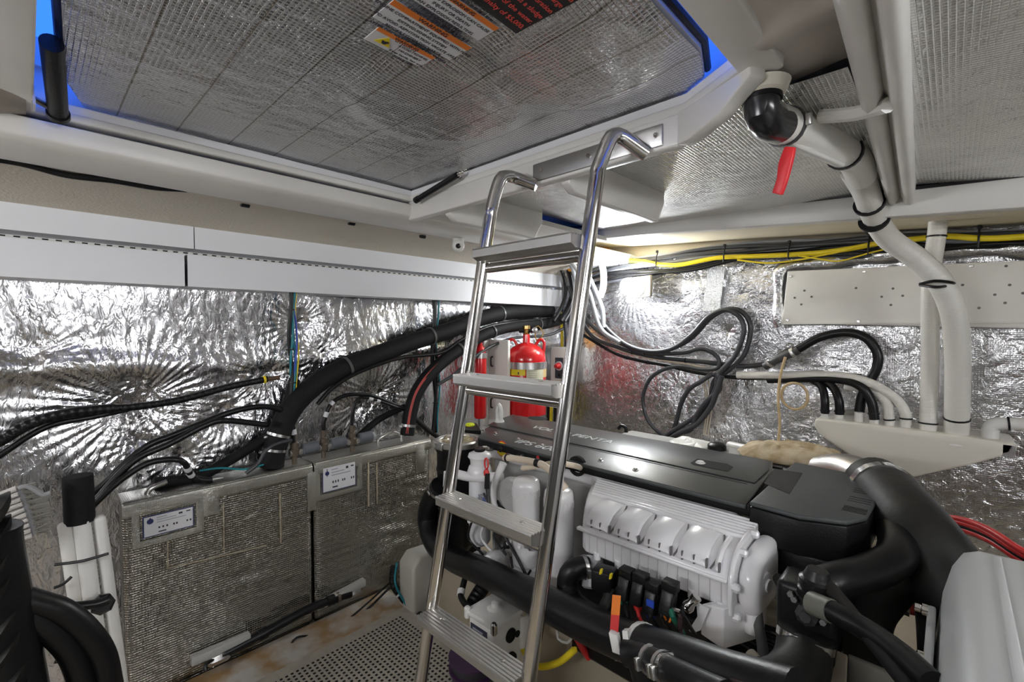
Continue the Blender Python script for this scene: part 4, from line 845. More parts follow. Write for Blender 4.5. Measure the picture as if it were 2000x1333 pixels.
# ---- hoses along the wall
XW = -1.965
pA = W((1075, 607), (1000, 610), (940, 622), (880, 645), (800, 670), (720, 700), (650, 730), (600, 765), (565, 805), (545, 850), (535, 885), (531, 912), x=XW)
A_ = hose('filler_hose', 'thickest black insulated hose crossing the left wall down to the tank top', 'hose', pA, .044, SLEEVE, n=20)
for t in (.16, .42, .66): ring(pA, t, .044, .012, A_, mat('grey rubber band', (.10, .10, .10), .4), 'pipe_clamp', .003)
for t in (.93, .965): ring(pA, t, .044, .010, A_, SSTEEL, 'hose_clamp')
pB = W((1110, 618), (1070, 632), (1015, 636), (970, 645), (930, 662), (880, 695), (840, 730), (815, 765), (803, 800), (797, 835), (795, 850), x=-1.94)
B_ = hose('filler_hose', 'black hose with a red stripe, curving down to the right end of the farther tank', 'hose', pB, .034, SLEEVE, n=20)
dcam = [(-p).normalized() for p in pB]
sp = []
for p, d in zip(pB, dcam): sp.append(p+d*.0335+Vector((0, 0, .006)))
mb = MB(); S = spline(sp); v = []; 
for i, p in enumerate(S):
    tdir = (S[min(i+1, len(S)-1)]-S[max(0, i-1)]).normalized(); sd = tdir.cross((-p).normalized()).normalized()*.006; v += [p-sd, p+sd]
mb.add(v, [(2*i, 2*i+1, 2*i+3, 2*i+2) for i in range(len(S)-1)]); obj('red_stripe', mb, REDRUB, B_)
for t in (.18, .42, .60): ring(pB, t, .036, .010, B_, mat('grey rubber band', (.10, .10, .10), .4), 'pipe_clamp', .003)
ring(pB, .97, .034, .012, B_, SSTEEL, 'hose_clamp')
pC = W((1100, 628), (1050, 625), (1000, 630), (950, 640), (900, 665), (860, 690), (780, 700), (700, 728), (650, 758), (620, 790), x=-1.93)
hose('companion_cable', 'thin black cable strapped under the thickest insulated hose', 'cable', pC, .009, BPL)
pC = W((1105, 640), (1070, 655), (1010, 660), (970, 672), (930, 695), (890, 730), (855, 752), x=-1.92)
hose('companion_cable', 'thin grey cable strapped under the red-striped hose', 'cable', pC, .009, GREYC)
pC = W((1120, 610), (1108, 590), (1112, 560), (1108, 530), (1098, 505), x=-1.86)
for i, (dx, r, m) in enumerate(((0, .016, BPL), (9, .014, GREYC), (-9, .012, BPL), (4, .009, GREYC))):
    hose('corner_cable', ['thick black cable dropping past the ends of the tray covers', 'dark grey cable just right of the tray cover ends', 'black cable touching the tray cover ends', 'thinnest grey cable dropping past the tray cover ends'][i], 'cable',
         [p+Vector((-.01*i, 0, 0)) for p in W((1095+dx, 628), (1108+dx, 605), (1118+dx, 575), (1116+dx, 545), (1100+dx, 505), (1080+dx, 492), x=-1.84)], r, m)
# left cables
pa = W((-40, 880), (0, 862), (60, 828), (130, 808), (200, 800), (265, 795), (350, 782), (440, 758), (500, 745), (522, 741), x=-1.97)
o = hose('capped_hose', 'long black hose crossing the foil wall to a yellow-ringed end', 'hose', pa, lambda t: .016 if t < .4 else .0125, CORRB); ring(pa, .985, .0125, .008, o, YEL, 'yellow_ring')
obj('end_plug', MB().tube([pa[-1], V(545, 738, 'x', -1.98)], .009, 12), mat('brown plug', (.12, .07, .04), .5), o)
hose('wall_cable', 'black cable below the capped hose, leaving the picture on the left', 'cable', W((-40, 912), (0, 890), (60, 850), (110, 828), (180, 815), (250, 800), x=-1.98), .009, BPL)
pa = W((520, 830), (440, 822), (400, 832), (330, 868), (270, 895), (230, 930), (190, 975), (165, 1005), x=-1.90)
hose('wall_cable', 'black cable running diagonally down to the white duct pieces', 'cable', pa, .011, BPL)
pa = W((360, 905), (340, 898), (290, 905), (240, 935), (200, 970), (170, 1000), x=-1.88)
o = hose('tagged_hose', 'black hose with white collars bending over the nearer tank top', 'hose', pa[::-1]+W((375, 930), (400, 938), (414, 937), x=-1.93), .010, RUB); tagband(pa[::-1]+W((375, 930), (400, 938), (414, 937), x=-1.93), .74, .010, o)
pa = W((330, 945), (400, 925), (450, 900), (500, 870), (540, 850), (545, 830), x=-2.0)
hose('vent_hose', 'thick black hose behind the nearer tank top, rising to the insulated hose', 'hose', W((300, 945), (380, 935), (430, 910), (480, 880), (530, 845), (560, 790), (575, 740), x=-1.99), .020, SLEEVE)
hose('vent_hose', 'straight black tube leaning behind the rightmost valve', 'hose', W((690, 862), (740, 820), (790, 795), x=-2.0), .016, SLEEVE)
hose('vent_hose', 'short black tube right of the red-striped hose, ending at the strainer', 'hose', W((808, 815), (835, 840), (858, 856), x=-1.99), .012, RUBD)
hose('teal_wire', 'teal wire lying along the nearer tank top', 'wire', W((390, 920), (430, 915), (480, 917), (515, 908), x=-1.93), .0035, TEAL)
hose('grey_conduit', 'grey conduit curling from the filler hose clamp to the tank top', 'conduit', W((480, 925), (505, 905), (520, 880), (545, 866), (570, 860), x=-1.90), .007, GREYC)
# hanging looms
def loom(px, pyt, pyb, names, x=-1.97):
    for i, (dx, m, r, lb) in enumerate(names):
        pts = []; n = 9
        for k in range(n): pts.append(V(px+dx+3*math.sin(k*1.3+i)+(pyb-pyt)*.01*k/n, pyt+(pyb-pyt)*k/(n-1), 'x', x+.004*math.sin(k+i)))
        o = hose('loom_wire', lb, 'wire', pts, r, m, group='hanging wire looms on the left wall')
        if i == 0:
            for t in (.25, .55, .8): ring(pts, t, .014, .005, o, BPL)
loom(566, 540, 800, [(0, BPL, .008, 'black wire of the left hanging loom under the trays'), (7, TEAL, .006, 'teal wire of the left hanging loom under the trays'), (13, YEL, .003, 'yellow wire of the left hanging loom under the trays'), (10, BLUE, .004, 'blue wire of the left hanging loom under the trays'), (3, TEAL, .005, 'second teal wire of the left hanging loom, nearer its black wire')])
loom(846, 575, 845, [(0, BPL, .011, 'black wire of the right hanging loom behind the ladder'), (8, TEAL, .005, 'teal wire of the right hanging loom behind the ladder'), (4, BPL, .008, 'thinner black wire of the right hanging loom behind the ladder')], x=-1.99)
hose('teal_wire', 'teal wire bundle curving past the pale box beside the ladder foot', 'wire', [V(775, 1100, 'x', -1.80), V(772, 1140, 'x', -1.76), V(792, 1180, 'x', -1.72), V(815, 1215, 'x', -1.66), V(840, 1250, 'x', -1.6), V(890, 1285, 'x', -1.45)], .005, TEAL)
o = hose('black_conduit', 'thick black conduit curving round the pale box beside the ladder foot', 'conduit', [V(770, 1105, 'x', -1.83), V(768, 1140, 'x', -1.80), V(785, 1165, 'x', -1.76), V(805, 1190, 'x', -1.70), V(835, 1218, 'x', -1.60)], .018, CORRB)
for t in (.4, .6): ring([V(770, 1105, 'x', -1.83), V(768, 1140, 'x', -1.80), V(785, 1165, 'x', -1.76), V(805, 1190, 'x', -1.70), V(835, 1218, 'x', -1.60)], t, .018, .008, o, PAPER, 'wire_label')
# tube and rails at the foot of the tanks
pa = W((432, 1281), (520, 1235), (600, 1192), (660, 1168), (685, 1160), x=-1.865)
o = hose('drain_pipe', 'black pipe with couplings running along the foot of the tanks', 'pipe', pa, .017, RUB)
ring(pa, .30, .017, .03, o, BPL, 'coupling', .004); ring(pa, .84, .017, .03, o, BPL, 'coupling', .004); ring(pa, .92, .017, .012, o, mat('tarnished brass', (.16, .13, .10), .5, .6), 'coupling', .004)
o = tag(obj('drain_valve', MB().lathe(V(430, 1283, 'x', -1.868), [(.016, -.04), (.022, -.03), (.022, .02), (.016, .03)], (0, 1, 0), 8), SSTEEL), 'steel drain valve at the left end of the low black pipe', 'valve')
obj('handle', MB().tube([V(430, 1283, 'x', -1.868), V(402, 1298, 'x', -1.84), V(402, 1312, 'x', -1.83)], .006, 8), BPL, o)
o = tag(obj('drain_valve', MB().lathe(V(692, 1158, 'x', -1.868), [(.012, -.03), (.018, -.02), (.018, .02), (.012, .03)], (0, 1, 0), 8), SSTEEL), 'steel drain valve at the right end of the low black pipe', 'valve')
for a, b, lb in (((370, 1280), (485, 1232), 'left'), ((628, 1170), (708, 1128), 'right')):
    p, q = V(*a, 'x', -1.885), V(*b, 'x', -1.885); o = tag(obj('angle_bracket', MB().prism([p, q, q+Vector((0, 0, -.028)), p+Vector((0, 0, -.028))], (.03, 0, 0)), mat('grey bracket paint', (.42, .42, .40), .4), bevel=.002), 'grey metal angle bracket at the foot of the tanks, above the %s drain valve' % lb, 'bracket')
# ledge with perforated floor panel
struct('trim_14', MB().prism([(-1.90, .0, ZF), (-1.90, .0, ZF+.025), (-1.73, .0, ZF+.02), (-1.73, .0, ZF)], (0, 1.14, 0)), mat('rust stained ledge', (.58, .56, .52), .45, dirt=(.38, .24, .11), vscale=9, bump=.1))
pf = MB(); x0, x1, y0, y1 = -1.73, -1.02, .10, 1.13; pf.box(x0, x1, y0, y1, ZF+.008, ZF+.020); fl = obj('floor_panel', pf, mat('speckled beige panel', (.50, .46, .39), .45, var=.15, vscale=30)); tag(fl, 'pale perforated floor panel on the left, its surface full of small square holes', 'floor panel')
mb = MB()
for i in range(52):
    for j in range(30):
        y = y0+.06+i*.0185; x = x0+.05+j*.0185
        if y < y1-.05 and x < x1-.04: mb.box(x, x+.009, y, y+.009, ZF+.0195, ZF+.0204)
h = obj('square_holes', mb, HOLE, fl, smooth=False); h['kind'] = 'stuff'
hose('floor_wire', 'thin black wire lying along the ledge left of the perforated panel', 'wire', [V(560, 1297, 'x', -1.84), V(565, 1268, 'x', -1.84), V(580, 1246, 'x', -1.84), V(620, 1240, 'x', -1.84), V(665, 1220, 'x', -1.84), V(705, 1190, 'x', -1.82), V(760, 1140, 'x', -1.82)], .004, BPL)
hose('floor_wire', 'second thin black wire at the tank foot, reaching the pale box', 'wire', [V(480, 1333, 'x', -1.85), V(600, 1265, 'x', -1.85), V(700, 1205, 'x', -1.83), V(765, 1145, 'x', -1.82)], .005, BPL)
# pale box (GRP) behind ladder
o = tag(obj('moulded_box', MB().prism([V(778, 1095, 'x', -1.77), V(792, 1072, 'x', -1.77), V(836, 1062, 'x', -1.77)+Vector((0, .1, 0)), V(836, 1062, 'x', -1.77)+Vector((0, .1, -.25)), Vector((-1.77, V(778, 1095, 'x', -1.77).y, ZF))], (.115, 0, 0)), mat('warm white moulding', (.62, .60, .54), .4, bump=.1), bevel=.015, seg=3), 'pale moulded box standing behind the left ladder rail', 'box')
# engine bed (hull stringers)
struct('trim_15', MB().prism([(-1.55, 1.16, ZF), (-1.55, 1.18, -.99), (-1.55, 1.27, -.99), (-1.55, 1.30, ZF)], (3.2, 0, 0)), BEIGE, bevel=.01)
struct('trim_16', MB().prism([(-1.55, 1.78, ZF), (-1.55, 1.80, -1.02), (-1.55, 1.92, -1.02), (-1.55, 2.0, -1.10), (-1.55, 2.55, -1.04), (-1.55, 2.55, ZF)], (3.2, 0, 0)), BEIGE, bevel=.01)

# ================================================================== LEFT FOREGROUND
g = thing('duct_bundle', V(160, 1040, 'x', -1.78)+Vector((0, 0, -.5)), 'white plastic duct pieces strapped together left of the nearer tank', 'ducting')
for i, (a, w_, zt2, sh, m) in enumerate(((108, 34, 1030, 0, BOARD), (137, 40, 1020, .012, WPL), (178, 30, 1015, .006, WPL))):
    p, q = V(a, zt2, 'x', -1.78+sh), V(a+w_, zt2-8, 'x', -1.78+sh); mb = MB(); mb.box(-1.82+sh, -1.78+sh, p.y+.003, q.y, -1.12, p.z); 
    d = Vector((0, .06*1, 0)); mb.v = [v if v.z > -1 else v+Vector((0, .045, 0)) for v in mb.v]; obj('duct_piece', mb, m, g, bevel=.012, seg=3)
for py in (1100, 1145, 1290):
    p, q = V(106, py+4, 'x', -1.763), V(212 if py != 1145 else 140, py-18, 'x', -1.763); obj('strap', MB().tube([p, p.lerp(q, .5)+Vector((.004, 0, -.004)), q], .004, 8), BPL, g)
o = thing('scrub_brush', V(60, 1000, 'x', -1.75), 'scrubbing brush with a curved pale handle and whitish bristles at the left edge', 'brush')
hp = [V(x, y, 'x', -1.74) for x, y in ((36, 955), (48, 985), (58, 1015), (66, 1045))]; obj('back', MB().tube(hp, .009, 10), mat('old grey plastic', (.33, .33, .34), .5), o)
obj('handle', MB().tube([V(x, y, 'x', -1.72) for x, y in ((36, 955), (50, 950), (68, 957), (84, 967), (98, 963))], .006, 10), mat('old grey plastic', (.33, .33, .34), .5), o)
BR = mat('bristles', (.60, .57, .54), .8); mb = MB(); k = 0
for i in range(26):
    t = i/25; p = spline(hp)[int(t*(len(spline(hp))-1))]
    for j in range(7):
        q = p+Vector((RNG.rand()*.015-.005, -.052-RNG.rand()*.006, -.008-RNG.rand()*.01)); mb.tube([p+Vector((j*.003-.006, -.004, RNG.rand()*.006)), q], .0034, 5)
b_ = obj('bristles', mb, BR, o); b_['kind'] = 'stuff'
mb = MB()
for i in range(20):
    t = i/19; p = spline(hp)[int(t*(len(spline(hp))-1))]
    for j in range(6): mb.tube([p+Vector((j*.002-.004, .004, RNG.rand()*.006)), p+Vector((0, .026+.016*math.sin(t*3.1), -.004+RNG.rand()*.012))], .0032, 5)
b_ = obj('bristles', mb, mat('dirty bristles', (.25, .24, .21), .8), o); b_['kind'] = 'stuff'
tag(obj('insulated_pipe_end', MB().tube([V(152, 930, 'x', -1.80), V(156, 1020, 'x', -1.80)], .034, 20), SLEEVE), 'fat black foam pipe end standing above the white duct pieces', 'pipe')
for i, (pts, r, lb) in enumerate((
    (((40, 1170), (75, 1180), (120, 1195), (165, 1230), (200, 1280), (215, 1345)), .026, 'upper thick black hose curving down beside the white duct pieces'),
    (((40, 1195), (75, 1215), (115, 1245), (145, 1285), (165, 1345)), .026, 'lower thick black hose curving down at the lower left corner'),
    (((62, 1185), (100, 1190), (150, 1185), (190, 1180), (212, 1172)), .012, 'black hose crossing the white duct pieces to a black knob'))):
    hose('black_hose', lb, 'hose', [V(*p, 'x', -1.45) for p in pts] if i < 2 else [V(*p, 'x', -1.70) for p in pts], r, RUB, n=18)
tag(obj('hand_knob', MB().lathe(V(200, 1180, 'x', -1.72), [(.015, -.02), (.026, -.012), (.028, .01), (.02, .02)], (1, 0, .2), 7), BPL), 'black knob in front of the white duct pieces', 'knob')
bp = thing('bellows_duct', V(20, 1333, 'x', -1.35), 'dark ribbed bellows at the lower left edge of the picture', 'bellows')
bod = MB(); c0, c1 = V(-40, 1080, 'x', -1.45), V(10, 1345, 'x', -1.45)
bod.tube([c0+Vector((0, 0, .05)), c0, c1, c1+Vector((0, .02, -.2))], .065, 20); obj('inner_sleeve', bod, BPL, bp)
S = spline([c0+Vector((0, 0, .05)), c0, c1, c1+Vector((0, .02, -.2))]); 
for i in range(14):
    t = i/13; p = S[int(t*(len(S)-1))]; obj('fold', MB().lathe(p, [(.064, -.012), (.080, 0), (.064, .012)], (c1-c0).normalized()+Vector((0, .6, .5)), 22), RUBD, bp)

# ================================================================== BACK WALL
def BK(*p, y=2.52): return [V(a[0], a[1], 'y', a[2] if len(a) > 2 else y) for a in p]
a, b, c, d = BK((1538, 530), (2000, 509), (2000, 642), (1527, 632), y=2.50); x1 = 1.2
pn = MB(); sl = (b.z-a.z)/(b.x-a.x); sl2 = (c.z-d.z)/(c.x-d.x)
pn.prism([a, Vector((x1, 2.5, a.z+sl*(x1-a.x))), Vector((x1, 2.5, d.z+sl2*(x1-d.x))), d], (0, .02, 0))
o = tag(obj('wall_board', pn, BOARD, bevel=.004), 'large white board full of small screw holes, fixed high on the back wall', 'board')
for px, py in ((1544, 540), (1688, 531), (1898, 520), (1538, 626), (1677, 628), (1892, 631)): obj('screw', MB().lathe(V(px, py, 'y', 2.5), [(.007, 0), (.005, .002)], (0, -1, 0), 10), SSTEEL, o)
hl = [(1571, 568), (1552, 582), (1585, 580), (1565, 595), (1672, 563), (1744, 564), (1722, 580), (1763, 578), (1740, 596), (1880, 557), (1943, 576), (1972, 557), (1998, 573), (1963, 592), (1912, 602), (1965, 520)]
for px, py in hl: obj('screw_hole', MB().lathe(V(px, py, 'y', 2.5), [(.005, .0004), (.0045, .0008)], (0, -1, 0), 8), mat('grey hole', (.18, .17, .16), .7), o)
obj('edge_strip', MB().box(a.x-.01, x1, 2.49, 2.52, -.005+d.z, d.z+.002), GEL, o)
o = tag(obj('insulation_roll', MB().tube(BK((1525, 640), (1522, 560), (1532, 524), (1600, 514), (1700, 502), (1820, 490), (1930, 487), (2040, 487), (2300, 480), y=2.55), lambda t: .030+.006*math.sin(t*40), 14), FOIL_BACK), 'rolled silver insulation edge along the top and left side of the white board', 'insulation')
# cables along the top
base = [(1150, 540), (1185, 528), (1240, 518), (1300, 508), (1360, 498), (1440, 490), (1540, 484), (1640, 478), (1740, 470), (1840, 466), (1930, 464), (2060, 462), (2300, 456), (2900, 440)]
mats_ = [LGREY, GREYC, GREYC, LGREY, BPL, BPL, GREYC]; nm = ['light grey cable, topmost in the run along the back wall', 'dark grey cable, second from the top in the back wall run', 'dark grey cable in the middle of the back wall run', 'light grey cable just above the yellow one on the back wall', 'black cable sagging below the yellow one on the back wall', 'lowest black cable of the back wall run', 'dark grey cable behind the yellow one on the back wall']
for i in range(7):
    pts = []
    for k, (px, py) in enumerate(base):
        sag = (12*math.exp(-((px-1345)/60)**2) if i in (4, 5) else 0)+(5 if i > 3 else 0)*math.sin(px*.012+i)
        pts.append(V(px, py-12+i*5.5+sag+2.5*math.sin(px*.02+i*2), 'y', 2.53-.008*(i % 3)))
    hose('wall_cable', nm[i], 'cable', pts, (.009, .011, .010, .012, .012, .009, .011)[i], mats_[i], group=None)
o = hose('yellow_cable', 'bright yellow cable running along the top of the back wall', 'cable', BK((1150, 512), (1200, 508), (1255, 511), (1290, 517), (1330, 517), (1400, 504), (1470, 501), (1540, 498), (1600, 494), (1660, 486), (1720, 475), (1790, 467), (1850, 462), (1930, 466), (2050, 460), (2300, 452), (2900, 436), y=2.50), .0115, YEL)
hose('yellow_wire', 'thin yellow wire trailing under the yellow cable left of the white hoses', 'wire', BK((1440, 508), (1500, 514), (1560, 508), (1600, 500), (1640, 492), (1690, 478), y=2.49), .004, YEL)
hose('yellow_wire', 'thin yellow and black wire ends beside the third cable holder', 'wire', BK((1560, 500), (1600, 506), (1640, 510), (1700, 494), (1760, 480), y=2.485), .0035, YEL)
for i, (px, py, l_) in enumerate(((1186, 496, 30), (1212, 500, 20), (1284, 492, 28), (1416, 480, 32), (1542, 473, 34), (1698, 460, 38), (1913, 444, 40))):
    c = V(px, py, 'y', 2.49); t = thing('cable_holder', c, 'black cable holder on the cream strip of the back wall, number %s from the left' % ['one', 'two', 'three', 'four', 'five', 'six', 'seven'][i], 'cable holder', 'black cable holders along the back wall')
    obj('head', MB().lathe(c, [(.007, 0), (.009, .004), (.006, .008)], (0, -1, 0), 10), BPL, t); q = V(px-3, py+l_, 'y', 2.485); obj('strap', MB().tube([c+Vector((0, .006, 0)), c.lerp(q, .5)+Vector((0, -.006, 0)), q+Vector((0, .0, 0))], .0035, 8), BPL, t)
# grey cables from the corner to the loops
def gh(lb, pts, r=.0125, m=GREYC, y=2.47, nm_='grey_cable', ties=()): return hose(nm_, lb, 'cable', BK(*pts, y=y), r, m, ties)
gh('grey cable with white collars bending down right of the ladder', [(1085, 490), (1110, 520), (1140, 560), (1165, 610), (1195, 655), (1240, 680), (1290, 687), (1345, 665), (1390, 620), (1425, 604), (1452, 612), (1466, 640), (1455, 690), (1425, 722), (1395, 745), (1385, 790), (1355, 830), (1310, 855), (1296, 862)], .0125, ties=(.2, .4))
gh('grey cable making the tall loop, inner strand', [(1100, 488), (1125, 525), (1150, 575), (1172, 625), (1215, 668), (1262, 686), (1310, 682), (1350, 655), (1385, 618), (1420, 606), (1446, 622), (1452, 650), (1436, 695), (1405, 730), (1398, 760), (1380, 792), (1350, 820), (1310, 845), (1295, 858)], .0125, y=2.445)
gh('grey cable making the wide lower left loop', [(1130, 600), (1160, 640), (1200, 665), (1260, 690), (1330, 690), (1370, 682), (1400, 696), (1402, 718), (1370, 722), (1320, 716), (1275, 735), (1256, 775), (1265, 820), (1290, 848), (1302, 858)], .011, y=2.455, ties=(.3,))
gh('grey cable running under the lamp to the tied bundle', [(1110, 560), (1150, 650), (1210, 680), (1270, 696), (1330, 703), (1380, 708), (1440, 715), (1490, 712), (1512, 702), (1530, 690), (1545, 684)], .0125, y=2.48, ties=(.35, .6))
gh('black hose arching from the clamped joiner to the collector', [(1508, 708), (1530, 696), (1560, 682), (1600, 660), (1650, 650), (1690, 660), (1714, 690), (1712, 720), (1698, 745), (1684, 775), (1678, 805)], .0185, RUB, y=2.42, nm_='black_hose', ties=(.06, .16))
gh('lowest black cable under the lamp, strapped to a white one', [(1140, 655), (1200, 690), (1250, 705), (1300, 714), (1360, 728), (1440, 738), (1520, 738), (1600, 742), (1680, 745)], .010, BPL, y=2.49, nm_='black_cable', ties=(.1, .2, .3, .45, .6))
gh('white cable strapped above the lowest black one', [(1148, 650), (1200, 680), (1260, 697), (1310, 706), (1370, 718), (1395, 722)], .009, mat('tan hose', (.70, .60, .47), .5), y=2.485, nm_='white_cable')
gh('hanging grey cable, left strand of the lower loops', [(1392, 730), (1370, 745), (1345, 762), (1330, 790), (1322, 820), (1312, 850), (1305, 858)], .0125, y=2.46)
gh('hanging grey cable, right strand of the lower loops', [(1400, 728), (1405, 760), (1380, 785), (1362, 810), (1350, 838), (1330, 846), (1300, 862)], .0135, y=2.44)
gh('short grey cable twisting down to the engine cover', [(1410, 735), (1395, 780), (1385, 800), (1360, 830), (1320, 850), (1298, 868)], .0135, y=2.425)
for i, (dx, y) in enumerate(((0, 2.5), (5, 2.505), (-4, 2.5))): gh(['thin white wire hanging behind the grey loops, middle one', 'thin white wire hanging behind the grey loops, right one', 'thin white wire hanging behind the grey loops, left one'][i], [(1372+dx*2, 735), (1380+dx, 760), (1384+dx, 800), (1378+dx, 850)], .004, mat('tan hose', (.70, .60, .47), .5), y=y, nm_='white_wire')
# grey conduits at the corner
for i, (p, r, m) in enumerate((([(1100, 470), (1130, 500), (1150, 540), (1175, 600), (1178, 640)], .014, LGREY), ([(1092, 490), (1120, 530), (1128, 600), (1132, 660)], .012, LGREY), ([(1085, 480), (1118, 515), (1150, 570), (1172, 640), (1210, 670)], .013, LGREY))):
    hose('grey_conduit', ['light grey conduit nearest the right ladder rail, below the top tread', 'light grey conduit falling straight beside the tray ends', 'light grey conduit curving right under the lamp'][i], 'conduit', BK(*p, y=2.38-.03*i), r, m)
hose('white_hose', 'bent white hose behind the right ladder rail beside the lamp', 'hose', BK((1150, 500), (1170, 505), (1178, 530), (1178, 560), (1172, 580), y=2.42), .020, WPL)
o = tag(obj('cable_joint', MB().lathe(V(1176, 497, 'y', 2.42), [(.010, -.04), (.022, -.03), (.022, .03), (.014, .045)], (1, 0, -.1), 14), mat('blue grey plastic', (.35, .40, .50), .4)), 'blue grey cable joint right of the ladder rail under the ceiling beam', 'joint')
def blob(name, c, r, label, seed):
    bm = bmesh.new(); bmesh.ops.create_icosphere(bm, subdivisions=4, radius=1); rr = np.random.RandomState(seed); ph = rr.rand(9)*6
    mb = MB(); mb.v = []
    for v in bm.verts:
        k = 1+.16*math.sin(v.co.x*4+ph[0])+.14*math.sin(v.co.y*5+ph[1])+.14*math.sin(v.co.z*6+ph[2])+.06*math.sin(v.co.x*13+ph[3])*math.sin(v.co.z*12+ph[4]); mb.v.append(Vector((v.co.x*k*r[0], v.co.y*k*r[1], v.co.z*k*r[2]))+c)
    mb.f = [tuple(v.index for v in f.verts) for f in bm.faces]; mb.uv = [[(0, 0)]*3 for f in mb.f]; bm.free(); return tag(obj(name, mb, FOAM), label, 'foam')
blob('foam_sealant', V(1125, 510, 'y', 2.50), (.06, .06, .06), 'orange foam sealant blob between the ladder rails above the trays', 1)
blob('foam_sealant', V(1176, 488, 'y', 2.54), (.045, .04, .045), 'orange foam sealant blob just right of the right ladder rail, high up', 2)
blob('foam_sealant', V(1118, 665, 'y', 2.50), (.03, .03, .06), 'orange foam sealant strip beside the fire cylinder and the right rail', 3)
# tapes on the back foil
def tape(px, py, w_, h_, rot, label, m=None, y=2.555):
    c = V(px, py, 'y', y); ca, sa = math.cos(rot), math.sin(rot); u = Vector((ca, 0, sa)); v = Vector((-sa, 0, ca)); mb = MB(); mb.obox(c, u, v, Vector((0, 1, 0)), w_, h_, .0015)
    return tag(obj('foil_tape', mb, m or foil('woven tape', 'XZ', .008, 1., .4, 40, .35, (.62, .62, .62))), label, 'tape')
tape(1394, 565, .045, .12, -.12, 'upright strip of woven silver tape right of the lamp'); tape(1245, 815, .0, .0, 0, 'x') if False else None
# white valve cluster above the trays
v_ = thing('pipe_tee', V(1110, 512, 'x', -1.98), 'small white pipe tee with blue ends above the tray cover ends', 'pipe fitting')
c = V(1073, 513, 'y', 2.45); obj('tee_body', MB().tube([c+Vector((-.05, 0, 0)), c+Vector((.05, 0, 0))], .014, 14), WPL, v_); obj('tee_branch', MB().tube([c, c+Vector((-.01, 0, .055))], .013, 12), WPL, v_)
obj('blue_pipe', MB().tube([c+Vector((.05, 0, 0)), c+Vector((.10, 0, .005))], .010, 12), BLUE, v_); obj('blue_pipe', MB().tube([c+Vector((-.05, 0, 0)), c+Vector((-.12, 0, -.005))], .010, 12), BLUE, v_); obj('blue_pipe', MB().tube([c+Vector((-.01, 0, .055)), c+Vector((-.014, 0, .09))], .010, 12), BLUE, v_)

# ================================================================== FIRE CYLINDER CORNER
fx = thing('fire_cylinder', V(1028, 690, 'y', 2.05)+Vector((0, 0, -.6)), 'large red fire suppression cylinder with two lifting ears and a steel band', 'fire extinguisher')
c = V(1028, 750, 'y', 2.05); X, Y_ = c.x, c.y; zb = -.52; ztop = V(1028, 672, 'y', 2.05).z
R_ = .118
obj('tank_body', MB().lathe((X, Y_, zb), [(.09, 0), (R_, .01), (R_, ztop-zb-.13), (R_*.97, ztop-zb-.115), (R_*1.0, ztop-zb-.10), (R_*.93, ztop-zb-.055), (R_*.72, ztop-zb-.02), (R_*.4, ztop-zb+.0), (.022, ztop-zb+.008), (.020, ztop-zb+.055)], (0, 0, 1), 48), RED, fx, ang=50)
zbnd = V(1028, 712, 'y', 2.05).z
obj('steel_band', MB().lathe((X, Y_, zbnd-.022), [(R_+.001, 0), (R_+.004, .001), (R_+.004, .040), (R_+.001, .041)], (0, 0, 1), 48), SSTEEL, fx)
nv = Vector((-X, -Y_, 0)).normalized(); sd = Vector((0, 0, 1)).cross(nv)
for s in (-1, 1):
    b0 = Vector((X, Y_, ztop-.035)); pts = [b0+sd*(s*.045), b0+sd*(s*.065)+Vector((0, 0, .045)), b0+sd*(s*.085)+Vector((0, 0, .062)), b0+sd*(s*.105)+Vector((0, 0, .045)), b0+sd*(s*.102)+Vector((0, 0, -.01)), b0+sd*(s*.10)+Vector((0, 0, -.03))]
    obj('lifting_ear', MB().tube(pts, .009, 12), RED, fx)
vz = ztop+.055; vo = obj('valve', MB().lathe((X, Y_, vz), [(.018, 0), (.022, .005), (.014, .012), (.016, .03), (.024, .034), (.024, .052), (.012, .056)], (0, 0, 1), 16), BRASS, fx)
obj('valve_arm', MB().tube([Vector((X, Y_, vz+.02))-sd*.045, Vector((X, Y_, vz+.02))+sd*.045], .010, 12), BPL, vo); obj('gauge', MB().lathe(Vector((X, Y_, vz+.028))+sd*.05, [(.014, 0), (.016, .003), (.016, .012), (.010, .014)], nv, 18), SSTEEL, vo)
obj('pipe_coil', MB().tube([Vector((X, Y_, vz+.02))+sd*.04, Vector((X, Y_, vz+.05))+sd*.07, Vector((X, Y_, vz+.0))+sd*.10, Vector((X, Y_, vz-.03))+sd*.06, Vector((X, Y_, vz+.03))+sd*.05], .004, 8), BRASS, vo)
def wrap(name, a0, a1, z0, z1, m, par, r=R_+.0015):     # a label wrapped on the cylinder, angles about the camera facing side
    b0 = math.atan2(nv.y, nv.x); mb = MB(); n = 14; v = []
    for i in range(n+1):
        a = b0+a0+(a1-a0)*i/n; v += [(X+r*math.cos(a), Y_+r*math.sin(a), z0), (X+r*math.cos(a), Y_+r*math.sin(a), z1)]
    mb.add(v, [(2*i, 2*i+2, 2*i+3, 2*i+1) for i in range(n)]); return obj(name, mb, m, par)
zz = lambda py: V(1028, py, 'y', 2.05-.1).z
wrap('yellow_label', -.85, -.05, zz(735), zz(719), YEL, fx); wrap('instruction_label', .0, .95, zz(780), zz(718), EXTG, fx); wrap('instruction_label', .95, 1.5, zz(740), zz(718), mat('tan label', (.62, .45, .22), .5), fx)
wrap('white_sticker', -.02, .30, zz(779), zz(768), PAPER, fx); 
for i in range(5): wrap('label_line', .1, .55, zz(722+i*4)-.002, zz(722+i*4), mat('grey print', (.2, .2, .18), .5), fx, R_+.002)
